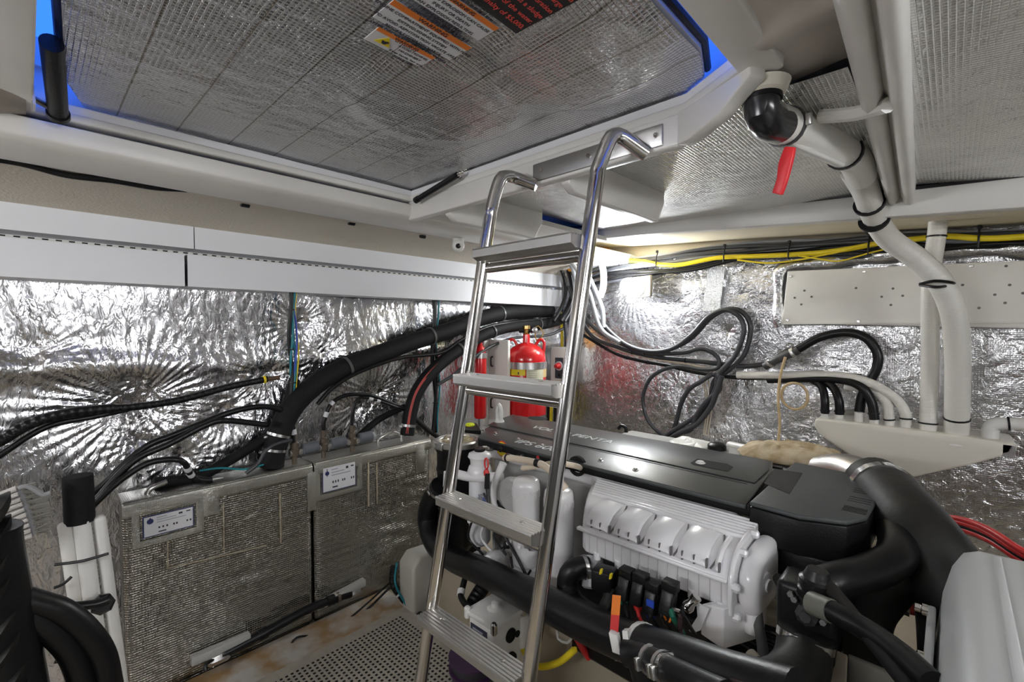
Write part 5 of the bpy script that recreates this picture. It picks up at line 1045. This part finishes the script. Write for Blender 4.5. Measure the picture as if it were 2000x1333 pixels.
for a in (.17, .22): wrap('sticker_print', a, a+.03, zz(777), zz(770), INK, fx, R_+.002)
wrap('sticker_print', .02, .06, zz(776), zz(771), INK, fx, R_+.002); wrap('label_symbol', -.42, -.36, zz(733), zz(728), INK, fx, R_+.002)
# mounting board and straps
o = thing('mounting_board', V(965, 740, 'y', 1.90), 'tall white mounting board with two small black handles, left of the red cylinder', 'board')
p, q = V(946, 664, 'y', 1.90), V(992, 668, 'y', 1.90); obj('board', MB().prism([(-2.04, 1.90, p.z), (q.x, 1.90, p.z), (q.x, 1.90, -.75), (-2.04, 1.90, -.75)], (0, .02, 0)), BOARD, o, bevel=.003)
obj('side_post', MB().box(-2.04, -2.0, 1.86, 1.90, -.75, p.z), GEL, o, bevel=.006)
for py in (785, 704): c = V(962, py, 'y', 1.89); obj('handle', MB().tube([c+Vector((0, 0, .02)), c+Vector((.008, -.02, .016)), c+Vector((.008, -.02, -.03)), c+Vector((0, 0, -.034))], .005, 8), BPL, o)
obj('strap_bracket', MB().box(-1.95, -1.85, 1.92, 1.935, zbnd-.02, zbnd+.02), SSTEEL, o)
o = tag(obj('fire_cylinder', MB().lathe(V(938, 800, 'y', 1.78)+Vector((.0, 0, -.05)), [(.03, 0), (.036, .01), (.036, .36), (.028, .40), (.012, .42), (.012, .45)], (0, 0, 1), 30), RED), 'slim red fire bottle mostly hidden behind the left ladder rail', 'fire extinguisher')
obj('bottle_band', MB().lathe(V(938, 700, 'y', 1.78)+Vector((0, 0, .0)), [(.0365, 0), (.039, .001), (.039, .03), (.0365, .031)], (0, 0, 1), 30), SSTEEL, o)
c = V(1098, 715, 'y', 2.46); cb = thing('control_box', c, 'white control box with a red knob on a black panel, right of the red cylinder', 'control box')
obj('enclosure', MB().box(c.x-.10, c.x+.055, 2.46, 2.55, -.38, -.13), BOARD, cb, bevel=.006)
p = V(1092, 718, 'y', 2.455); obj('black_panel', MB().box(p.x-.035, p.x+.033, 2.454, 2.46, p.z-.075, p.z+.065), mat('control panel black', (.05, .055, .065), .4), cb, bevel=.002)
k = obj('knob_ring', MB().lathe((p.x, 2.454, p.z+.01), [(.031, 0), (.031, .003), (.024, .004)], (0, -1, 0), 30), PAPER, cb); obj('red_knob', MB().lathe((p.x, 2.450, p.z+.01), [(.022, 0), (.020, .012), (.015, .018), (.013, .035), (.008, .037)], (0, -1, 0), 20), REDP, cb)
obj('keyhole', MB().lathe((p.x, 2.454, p.z-.052), [(.010, 0), (.008, .003)], (0, -1, 0), 12), HOLE, cb)
for x_, z_ in ((-.09, -.14), (.045, -.14)): obj('box_screw', MB().lathe((c.x+x_, 2.46, z_), [(.004, 0), (.003, .002)], (0, -1, 0), 8), SSTEEL, cb)
for i, (px, m, lb) in enumerate(((1097, YEL, 'yellow cable dropping behind the control box'), (1104, GREYC, 'grey cable dropping behind the control box'))): hose('drop_cable', lb, 'cable', BK((px-4, 605), (px, 640), (px+1, 690), (px+3, 780), (px, 830), y=2.53), .010, m)
for i, (px, m, lb) in enumerate(((1080, YEL, 'short yellow cable below the control box'), (1088, BPL, 'short black cable below the control box'), (1074, BPL, 'black cable between the red cylinder and the yellow one'))): hose('drop_cable', lb, 'cable', BK((px, 770), (px-3, 790), (px-4, 825), y=2.44), .011, m)

# ================================================================== COLLECTOR BOX
cl = thing('drain_collector', V(1740, 900, 'y', 2.3), 'white tapered drain collector box with nine hose necks along its top edge', 'drain collector')
yk = 2.34
P = [V(px, py, 'y', yk) for px, py in ((1592, 818), (1589, 832), (1600, 850), (1680, 905), (1728, 937), (1745, 941), (1800, 930), (1900, 908), (1975, 888), (1990, 876), (1980, 866), (1880, 853), (1700, 830))]
obj('box_body', MB().prism(P, (0, .20, 0)), mat('cream plastic', (.74, .70, .62), .35, bump=.05), cl, bevel=.014, seg=3)
obj('end_bracket', MB().box(P[8].x-.02, P[8].x+.01, yk+.0, yk+.03, P[8].z-.01, P[8].z+.03), SSTEEL, cl)
necks = [(1611, 812, .014), (1639, 815, .015), (1677, 822, .015), (1707, 827, .016), (1737, 832, .016), (1768, 836, .017), (1812, 845, .024), (1868, 856, .032), (1934, 858, .024)]
for px, py, r in necks:
    c = V(px, py, 'y', yk+.05); obj('hose_neck', MB().lathe(c+Vector((0, 0, -.02)), [(r*1.7, 0), (r*1.4, .012), (r, .016), (r, .055)], (0, 0, 1), 20), WPL, cl)
yc = yk+.05
def ch(lb, pts, r, m, nm_='drain_hose', ties=(.97,)): return hose(nm_, lb, 'hose', [V(a[0], a[1], 'y', a[2] if len(a) > 2 else yc) for a in pts], r, m, ties)
ch('black hose into the first neck from the left of the collector', [(1585, 742, 2.46), (1604, 755, 2.42), (1611, 780), (1611, 808)], .016, RUB)
ch('black hose into the second neck of the collector', [(1600, 742, 2.46), (1625, 755, 2.42), (1638, 780), (1640, 810)], .017, RUB)
ch('black hose into the fourth neck of the collector', [(1500, 742, 2.47), (1580, 740, 2.44), (1640, 742, 2.42), (1680, 755), (1702, 785), (1708, 820)], .018, RUB)
ch('cream hose into the fifth neck of the collector', [(1650, 755, 2.43), (1700, 762, 2.42), (1730, 785), (1738, 826)], .017, WPIPE)
ch('cream hose running from the cable bundle to the sixth neck of the collector', [(1440, 733, 2.46), (1520, 733, 2.45), (1620, 733, 2.43), (1690, 745, 2.40), (1745, 775), (1767, 805), (1769, 830)], .018, WPIPE)
ph = [(1833, 425, 2.28), (1828, 470, 2.28), (1820, 520, 2.28), (1817, 580, 2.3), (1817, 660, 2.34), (1815, 760), (1812, 845)]
ch('narrower upright white hose from the ceiling beam to the collector', ph, .027, WPIPE, 'white_hose', ties=(.08, .965))
pw = [(1668, 330, 1.65), (1690, 370, 1.80), (1705, 415, 1.95), (1735, 465, 2.08), (1790, 505, 2.15), (1835, 550, 2.18), (1862, 610, 2.22), (1870, 680, 2.28), (1870, 760, 2.34), (1868, 850, 2.39)]
ch('wider white hose curving from the ceiling elbow hose down to the collector', pw, .036, WPIPE, 'white_hose', ties=(.955,))
ring([V(a[0], a[1], 'y', 2.19) for a in ((1825, 556), (1862, 556))], .5, .036, .012, bpy.data.objects['white_hose'], BPL) if False else None
tt_ = tag(obj('cable_tie', MB().tube([V(1797, 555, 'y', 2.17), V(1825, 549, 'y', 2.13), V(1858, 552, 'y', 2.14), V(1861, 556, 'y', 2.2), V(1830, 561, 'y', 2.12), V(1797, 557, 'y', 2.17)], .005, 8), BPL), 'doubled black cable tie holding the two white hoses together before the board', 'cable tie')
ch('cream elbow hose leaving the picture right of the collector', [(1934, 850), (1934, 835), (1945, 828), (1970, 828), (2060, 832)], .022, WPL, 'elbow_hose', ties=(.45,))
# amber tubing
hose('amber_tube', 'thin amber tube hanging from the hose joiner past the coiled tubing', 'tube', [V(a, b, 'y', 2.38) for a, b in ((1534, 698), (1524, 735), (1520, 780), (1523, 830), (1518, 880))], .006, TUBE)
cc_ = V(1550, 778, 'y', 2.40); pts = []
for k in range(40): a = k*2*math.pi/13; r = .052+.009*math.sin(k*.5); pts.append(cc_+Vector((r*math.cos(a), .004*math.sin(k), r*1.15*math.sin(a))))
hose('tubing_coil', 'coil of thin amber tubing beside the cream hoses left of the collector', 'tube', pts, .0048, TUBE)
c = V(1544, 688, 'y', 2.42)
jn = hose('hose_joiner', 'grey joiner with two steel clamps on the black hose above the coil', 'joiner', [V(1495, 716, 'y', 2.43), V(1520, 702, 'y', 2.41), V(1560, 684, 'y', 2.41)], .0195, mat('dark grey rubber', (.06, .06, .06), .5))
for t in (.3, .85): ring([V(1495, 716, 'y', 2.43), V(1520, 702, 'y', 2.41), V(1560, 684, 'y', 2.41)], t, .0195, .014, jn, SSTEEL, 'hose_clamp')

# ================================================================== CEILING ELBOW HOSE
dh = thing('drain_hose', V(1490, 190, 'z', .42), 'wide white vinyl hose on a black elbow under the ceiling, right of the ladder', 'hose')
c = V(1488, 190, 'z', .425)
el = [c+Vector((0, 0, .0)), V(1488, 215, 'y', c.y), V(1500, 238, 'y', c.y+.03), V(1525, 247, 'y', c.y+.08)]
obj('flange', MB().lathe(c+Vector((0, 0, .0)), [(.034, 0), (.040, .004), (.047, .022)], (0, 0, 1), 28), mat('cream sealant', (.76, .72, .62), .5), dh)
obj('elbow_collar', MB().lathe(V(1488, 190, 'z', .425)+Vector((0, 0, -.008)), [(.034, 0), (.034, .012)], (0, 0, 1), 28), BPL, dh)
obj('black_elbow', MB().tube(el, .031, 24), mat('glossy black plastic', (.015, .015, .017), .22), dh)
hp = [V(1502, 236, 'y', 1.0), V(1545, 252, 'y', 1.10), V(1600, 275, 'y', 1.25), V(1655, 302, 'y', 1.43), V(1672, 318, 'y', 1.52), V(1682, 345, 'y', 1.66)]
hh = obj('hose', MB().tube(hp, lambda t: .036-.0*t, 24), WPIPE, dh); ring(hp, .13, .037, .010, hh, mat('dark steel', (.12, .12, .13), .3, 1), 'hose_clamp')
for t, lb in ((.62, 'a'),): ring(hp, t, .037, .010, hh, BPL, 'cable_tie', .004)
hose('white_hose', 'slim bare white rod taped under the wide ceiling hose', 'hose', [V(1530, 268, 'y', 1.06), V(1560, 285, 'y', 1.12), V(1600, 303, 'y', 1.22), V(1645, 322, 'y', 1.36)], .006, WPL)
for i, (px, py, yy, k) in enumerate(((1698, 398, 1.9, 'upper'), (1707, 430, 1.98, 'lower'))):
    mb = MB(); cc2 = V(px, py, 'y', yy); d = (V(1735, 465, 'y', 2.08)-V(1690, 370, 'y', 1.80)).normalized(); mb.lathe(cc2-d*.006, [(.037, 0), (.044, .001), (.044, .011), (.037, .012)], d, 26); tag(obj('cable_tie', mb, BPL), '%s black tie round the bend of the wider white hose' % k, 'cable tie')
rb = MB(); R0 = [(1532, 286), (1550, 287), (1547, 305), (1541, 330), (1532, 360), (1524, 381), (1507, 377), (1516, 350), (1519, 320), (1526, 300)]
rb.prism([V(px, py, 'y', 1.06+.00004*(py-286)) for px, py in R0], (.004, .008, 0)); tag(obj('warning_ribbon', rb, mat('red ribbon', (.85, .03, .04), .4), bevel=.002), 'short bright red ribbon hanging from the wide ceiling hose', 'ribbon')
# thin gelcoat strut from elbow to ribbed beam
struct('trim_17', MB().tube([V(1600, 228, 'z', .435), V(1670, 222, 'z', .42), V(1735, 205, 'z', .40)], .014, 10), GEL)

# ================================================================== RIGHT FOREGROUND
eh = [V(1708, 945, 'y', 1.72), V(1735, 970, 'y', 1.62), V(1790, 1040, 'y', 1.45), V(1845, 1120, 'y', 1.40), V(1875, 1190, 'y', 1.38), V(1885, 1290, 'y', 1.37), V(1885, 1400, 'y', 1.37)]
ex = hose('exhaust_hose', 'widest black exhaust hose slanting down behind the pale sound shield', 'hose', eh, .078, RUBD, n=28)
ring(eh, .13, .078, .03, ex, STEEL, 'hose_clamp', .004)
p_ = V(1708, 938, 'y', 1.70); o = tag(obj('exhaust_elbow', MB().tube([V(1610, 925, 'y', 1.90), V(1655, 925, 'y', 1.84), V(1700, 945, 'y', 1.76), V(1722, 965, 'y', 1.68)], .062, 24), mat('cast elbow', (.42, .40, .38), .35, 1, bump=.2)), 'polished metal exhaust elbow behind the engine end cover', 'pipe')
eh = [V(1712, 990, 'y', 1.55), V(1738, 1020, 'y', 1.47), V(1752, 1055, 'y', 1.38), V(1748, 1090, 'y', 1.3), V(1700, 1118, 'y', 1.22), V(1640, 1135, 'y', 1.14), V(1600, 1148, 'y', 1.10)]
ex = hose('coolant_hose', 'black elbow hose with a steel clamp, turning under the engine end cover', 'hose', eh, .037, RUB, n=22); ring(eh, .20, .037, .016, ex, STEEL, 'hose_clamp'); obj('metal_neck', MB().tube([V(1692, 962, 'y', 1.62), V(1715, 994, 'y', 1.54)], .034, 18), STEEL, ex)
eh = [V(1770, 1060, 'y', 1.42), V(1745, 1130, 'y', 1.38), V(1700, 1190, 'y', 1.34), V(1690, 1240, 'y', 1.3), V(1705, 1300, 'y', 1.24), V(1730, 1350, 'y', 1.2)]
hose('vertical_hose', 'thick dusty black hose dropping between the crossing hoses', 'hose', eh, .050, RUBD, n=22)
eh = [V(1520, 1130, 'y', 1.15), V(1545, 1165, 'y', 1.1), V(1580, 1175, 'y', 1.06)]; hose('thin_hose', 'thin black hose left of the black filter block', 'hose', eh, .012, RUBD)
o = hose('cooling_hose', 'black hose descending from the small black elbow, upper of the two crossing ones', 'hose', [V(1590, 1120, 'y', 1.08), V(1625, 1155, 'y', 1.05), V(1670, 1210, 'y', 1.0), V(1720, 1270, 'y', .95), V(1780, 1345, 'y', .9)], .014, RUBD)
o = hose('cooling_hose', 'thick black hose with a grey sleeve, running to the lower right', 'hose', [V(1585, 1178, 'y', 1.02), V(1625, 1195, 'y', 1.0), V(1690, 1230, 'y', .98), V(1760, 1280, 'y', .94), V(1820, 1335, 'y', .9)], .019, RUB, n=18)
pp = [V(1585, 1178, 'y', 1.02), V(1625, 1195, 'y', 1.0), V(1690, 1230, 'y', .98)]; obj('grey_sleeve', MB().tube(pp[:2], .021, 16), mat('greenish sleeve', (.17, .17, .14), .4), o)
fb = thing('filter_block', V(1575, 1200, 'y', 1.05), 'black block with bolts and a large clamped pipe elbow, below the engine end cover', 'filter block')
c = V(1575, 1195, 'y', 1.05); obj('block', MB().box(c.x-.055, c.x+.05, c.y, c.y+.09, c.z-.10, c.z+.045), BPL, fb, bevel=.012); obj('block_foot', MB().box(c.x-.0, c.x+.05, c.y-.02, c.y+.06, c.z-.20, c.z-.05), BPL, fb, bevel=.01)
obj('ribbed_neck', MB().lathe(V(1590, 1165, 'y', 1.06), [(.03, 0), (.03, .012), (.026, .014), (.026, .02), (.03, .022), (.03, .034), (.024, .038), (.018, .055)], (.1, 0, 1), 20), BPL, fb)
obj('drain_plug', MB().lathe(V(1577, 1200, 'y', 1.045), [(.020, 0), (.020, .01), (.012, .016), (.010, .022)], (0, -1, .1), 8), mat('worn black', (.05, .05, .05), .3), fb)
for px, py in ((1608, 1215), (1545, 1160), (1552, 1170)): obj('bolt', MB().lathe(V(px, py, 'y', 1.045), [(.007, 0), (.006, .008)], (0, -1, .1), 6), SSTEEL, fb)
eh = [V(1575, 1235, 'y', 1.03), V(1570, 1265, 'y', 1.02), V(1565, 1300, 'y', .98), V(1540, 1335, 'y', .92), V(1490, 1355, 'y', .85)]
ee = hose('elbow_pipe', 'big black rubber elbow rising to the filter block at the bottom of the picture', 'hose', eh, .047, RUBD, n=22); ring(eh, .06, .047, .014, ee, STEEL, 'hose_clamp')
# angular plates and drip tray
tag(obj('mounting_plate', MB().prism([V(1600, 1260, 'y', 1.08), V(1655, 1285, 'y', 1.04), V(1652, 1350, 'y', 1.0), V(1590, 1350, 'y', 1.02)], (0, .01, .0)), BEIGE, bevel=.003), 'beige mounting plate right of the big black elbow', 'plate')
tag(obj('drip_channel', MB().prism([V(1655, 1282, 'y', 1.05), V(1770, 1330, 'y', .98), V(1770, 1380, 'y', .96), V(1650, 1380, 'y', 1.02)], (0, .012, 0)), mat('stained steel', (.20, .19, .16), .5, .3), bevel=.003), 'stained dark metal channel at the bottom, left of the pale sound shield', 'bracket')
o = tag(obj('grille_tray', MB().prism([V(1450, 1190, 'y', 1.30), V(1535, 1255, 'y', 1.30), V(1520, 1350, 'y', 1.1), V(1380, 1300, 'y', 1.1)], (0, .01, -.02)), BPL, bevel=.006), 'black ribbed tray on the hull below the white support bracket', 'tray')
for k in range(5): obj('tray_rib', MB().tube([V(1420+k*14, 1240-k*5, 'y', 1.18), V(1500+k*6, 1290-k*14, 'y', 1.2)], .006, 8), RUB, o)
o = hose('sensor_hose', 'dusty black hose dropping from the cooler outlet to a taped connector', 'hose', [V(1478, 1192, 'y', 1.12), V(1483, 1230, 'y', 1.1), V(1490, 1270, 'y', 1.05), V(1488, 1310, 'y', 1.0), V(1470, 1345, 'y', .96)], .011, mat('dusty rubber', (.09, .09, .085), .6))
o = tag(obj('taped_connector', MB().tube([V(1466, 1280, 'y', 1.0), V(1488, 1305, 'y', .98)], .013, 14), mat('pale tape', (.66, .60, .45), .5)), 'cream taped connector beside a yellow flag near the bottom edge', 'connector')
obj('dark_end', MB().tube([V(1486, 1302, 'y', .981), V(1492, 1312, 'y', .978)], .0135, 14), INK, o); obj('print_ring', MB().tube([V(1478, 1293, 'y', .99), V(1480, 1296, 'y', .988)], .0136, 14), INK, o)
tag(obj('yellow_flag', MB().prism([V(1492, 1278, 'y', 1.03), V(1505, 1292, 'y', 1.03), V(1503, 1312, 'y', 1.03), V(1494, 1306, 'y', 1.03)], (0, .003, 0)), YEL), 'small yellow flag beside the taped connector', 'flag')
# red cables right
for i, (dy, r) in enumerate(((0, .009), (7, .009), (13, .008), (20, .009))):
    hose('battery_cable', ['topmost red cable behind the pale sound shield', 'second red cable behind the pale sound shield', 'third red cable behind the pale sound shield', 'lowest red cable behind the pale sound shield'][i], 'cable', [V(1835, 1010+dy, 'y', 1.95-.012*i), V(1880, 1016+dy, 'y', 1.9), V(1930, 1035+dy, 'y', 1.82), V(1985, 1070+dy, 'y', 1.75), V(2060, 1120+dy, 'y', 1.7), V(2250, 1300+dy, 'y', 1.62), V(2300, 1500, 'y', 1.6)], r, REDP if i != 2 else BPL)
hose('battery_cable', 'dark red cable low between the crossing hoses and the hull', 'cable', [V(1640, 1130, 'y', 1.6), V(1680, 1155, 'y', 1.55), V(1740, 1180, 'y', 1.55), V(1800, 1195, 'y', 1.55)], .014, mat('dark red', (.25, .02, .015), .5))
tag(obj('black_bar', MB().prism([V(1732, 1178, 'y', 1.5), V(1776, 1198, 'y', 1.5), V(1776, 1206, 'y', 1.5), V(1730, 1187, 'y', 1.5)], (0, .02, 0)), BPL), 'short black bar on the beige hull left of the pale sound shield', 'bar')
# pale sound shield
gs = thing('sound_shield', Vector((.4, .6, -1.0)), 'large pale grey sound shield with rounded corners, lower right corner', 'engine cover')
zt = -.42; yF = 1.27
prof = [(-.020, ZF+.1), (-.018, zt-.30), (-.013, zt-.18), (-.004, zt-.09), (.008, zt-.035), (.020, zt-.010), (.040, zt), (1.0, zt+.01), (1.0, ZF+.1)]
mb = MB(); n = len(prof); secs = [(yF, .93, -.035), (yF-.006, .955, -.02), (yF-.018, .978, -.009), (yF-.035, .992, -.003), (yF-.06, 1, 0), (.2, 1, 0)]
v = []
for y, s, dz in secs: v += [(.5+(x-.5)*s, y, z+(dz if z > -1 else 0)) for x, z in prof]
mb.add(v, [(k*n+i, k*n+(i+1) % n, (k+1)*n+(i+1) % n, (k+1)*n+i) for k in range(5) for i in range(n)]+[tuple(range(n)), tuple(5*n+i for i in range(n))]); obj('shell', mb, WBOX, gs, bevel=.012, seg=3)
obj('side_flange', MB().box(-.024, -.012, .3, 1.16, ZF+.1, zt-.10), WBOX, gs, bevel=.004)
for k, x in enumerate((.06, .11, .24)): obj('raised_rib', MB().box(x, x+(.012, .05, .3)[k], .25, yF-.06, zt+.0, zt+(.004, .010, .018)[k]), WBOX, gs, bevel=.003)
for px, py, yy in ((1826, 1198, 1.10), (1838, 1300, .95)):
    c = V(px, py, 'y', yy); c.x = -.026; obj('bolt', MB().lathe(c, [(.010, -.004), (.010, .004), (.007, .006), (.007, .014), (.005, .015)], (-1, 0, 0), 14), STEEL, gs)
# ---- cloth, sheets behind the cover
def cloth(name, c, sx, sy, h, m, label, seed):
    A, B = np.meshgrid(np.linspace(-1, 1, 70), np.linspace(-1, 1, 50), indexing='ij')
    e = np.clip(1-np.maximum(np.abs(A), np.abs(B))**4, 0, 1)
    Z = h*(e*(.75+.5*vnoise(A*2.2+seed, B*2.2, seed))+.28*np.abs(vnoise(A*5+vnoise(A*3, B*3, seed+2)*3, B*4, seed+1))*e)
    mb = MB(); n1, n2 = A.shape; sk = .04*vnoise(A*2, B*2, seed+3)
    mb.v = [Vector((c.x+A[i, j]*sx*(1+.08*B[i, j])+sk[i, j], c.y+B[i, j]*sy+sk[j % n1, i % n2]*.4, c.z+Z[i, j])) for i in range(n1) for j in range(n2)]
    mb.f = [(i*n2+j, (i+1)*n2+j, (i+1)*n2+j+1, i*n2+j+1) for i in range(n1-1) for j in range(n2-1)]; mb.uv = [[(0, 0)]*4]*len(mb.f)
    o = obj(name, mb, m, ang=180); s = o.modifiers.new('thick', 'SOLIDIFY'); s.thickness = .004; return tag(o, label, 'cloth')
cloth('heat_blanket', Vector((-.43, 1.95, -.49)), .17, .09, .06, TANC, 'creased tan heat blanket behind the engine end cover', 3)
cloth('plastic_sheet', V(1352, 872, 'y', 2.0), .10, .09, .03, WPL, 'crumpled white sheet behind the far edge of the engine cover', 8)
o = tag(obj('turbo_housing', MB().box(-1.15, -.30, 1.76, 2.05, -.95, -.50), WENGD, bevel=.03), 'dark engine-side housing behind the cover, carrying the tan blanket', 'housing')
tag(obj('vent_hose', MB().tube([V(1425, 872, 'y', 2.15), V(1470, 882, 'y', 2.1), V(1510, 892, 'y', 2.1)], .022, 14), WPL), 'short white hose between the rubber cap and the tan blanket', 'hose')
tag(obj('grease_ring', MB().tube([V(1208, 838, 'y', 1.80), V(1214, 832, 'y', 1.80), V(1222, 836, 'y', 1.80), V(1223, 845, 'y', 1.80)], .008, 10), RUB), 'small black curled hose end at the far edge of the engine cover', 'hose')
o = tag(obj('marker_tag', MB().lathe(V(918, 832, 'y', 1.42), [(.022, 0), (.024, .006), (.015, .012)], (0, 0, 1), 12), NEON), 'neon yellow cap beside the strainer lid and the left ladder rail', 'cap')
tag(obj('cover_hinge', MB().prism([V(905, 838, 'y', 1.46), V(940, 842, 'y', 1.44), V(930, 826, 'y', 1.55), V(905, 828, 'y', 1.55)], (0, 0, -.02)), BPL, bevel=.003), 'black plastic corner piece at the far left end of the engine cover', 'corner piece')
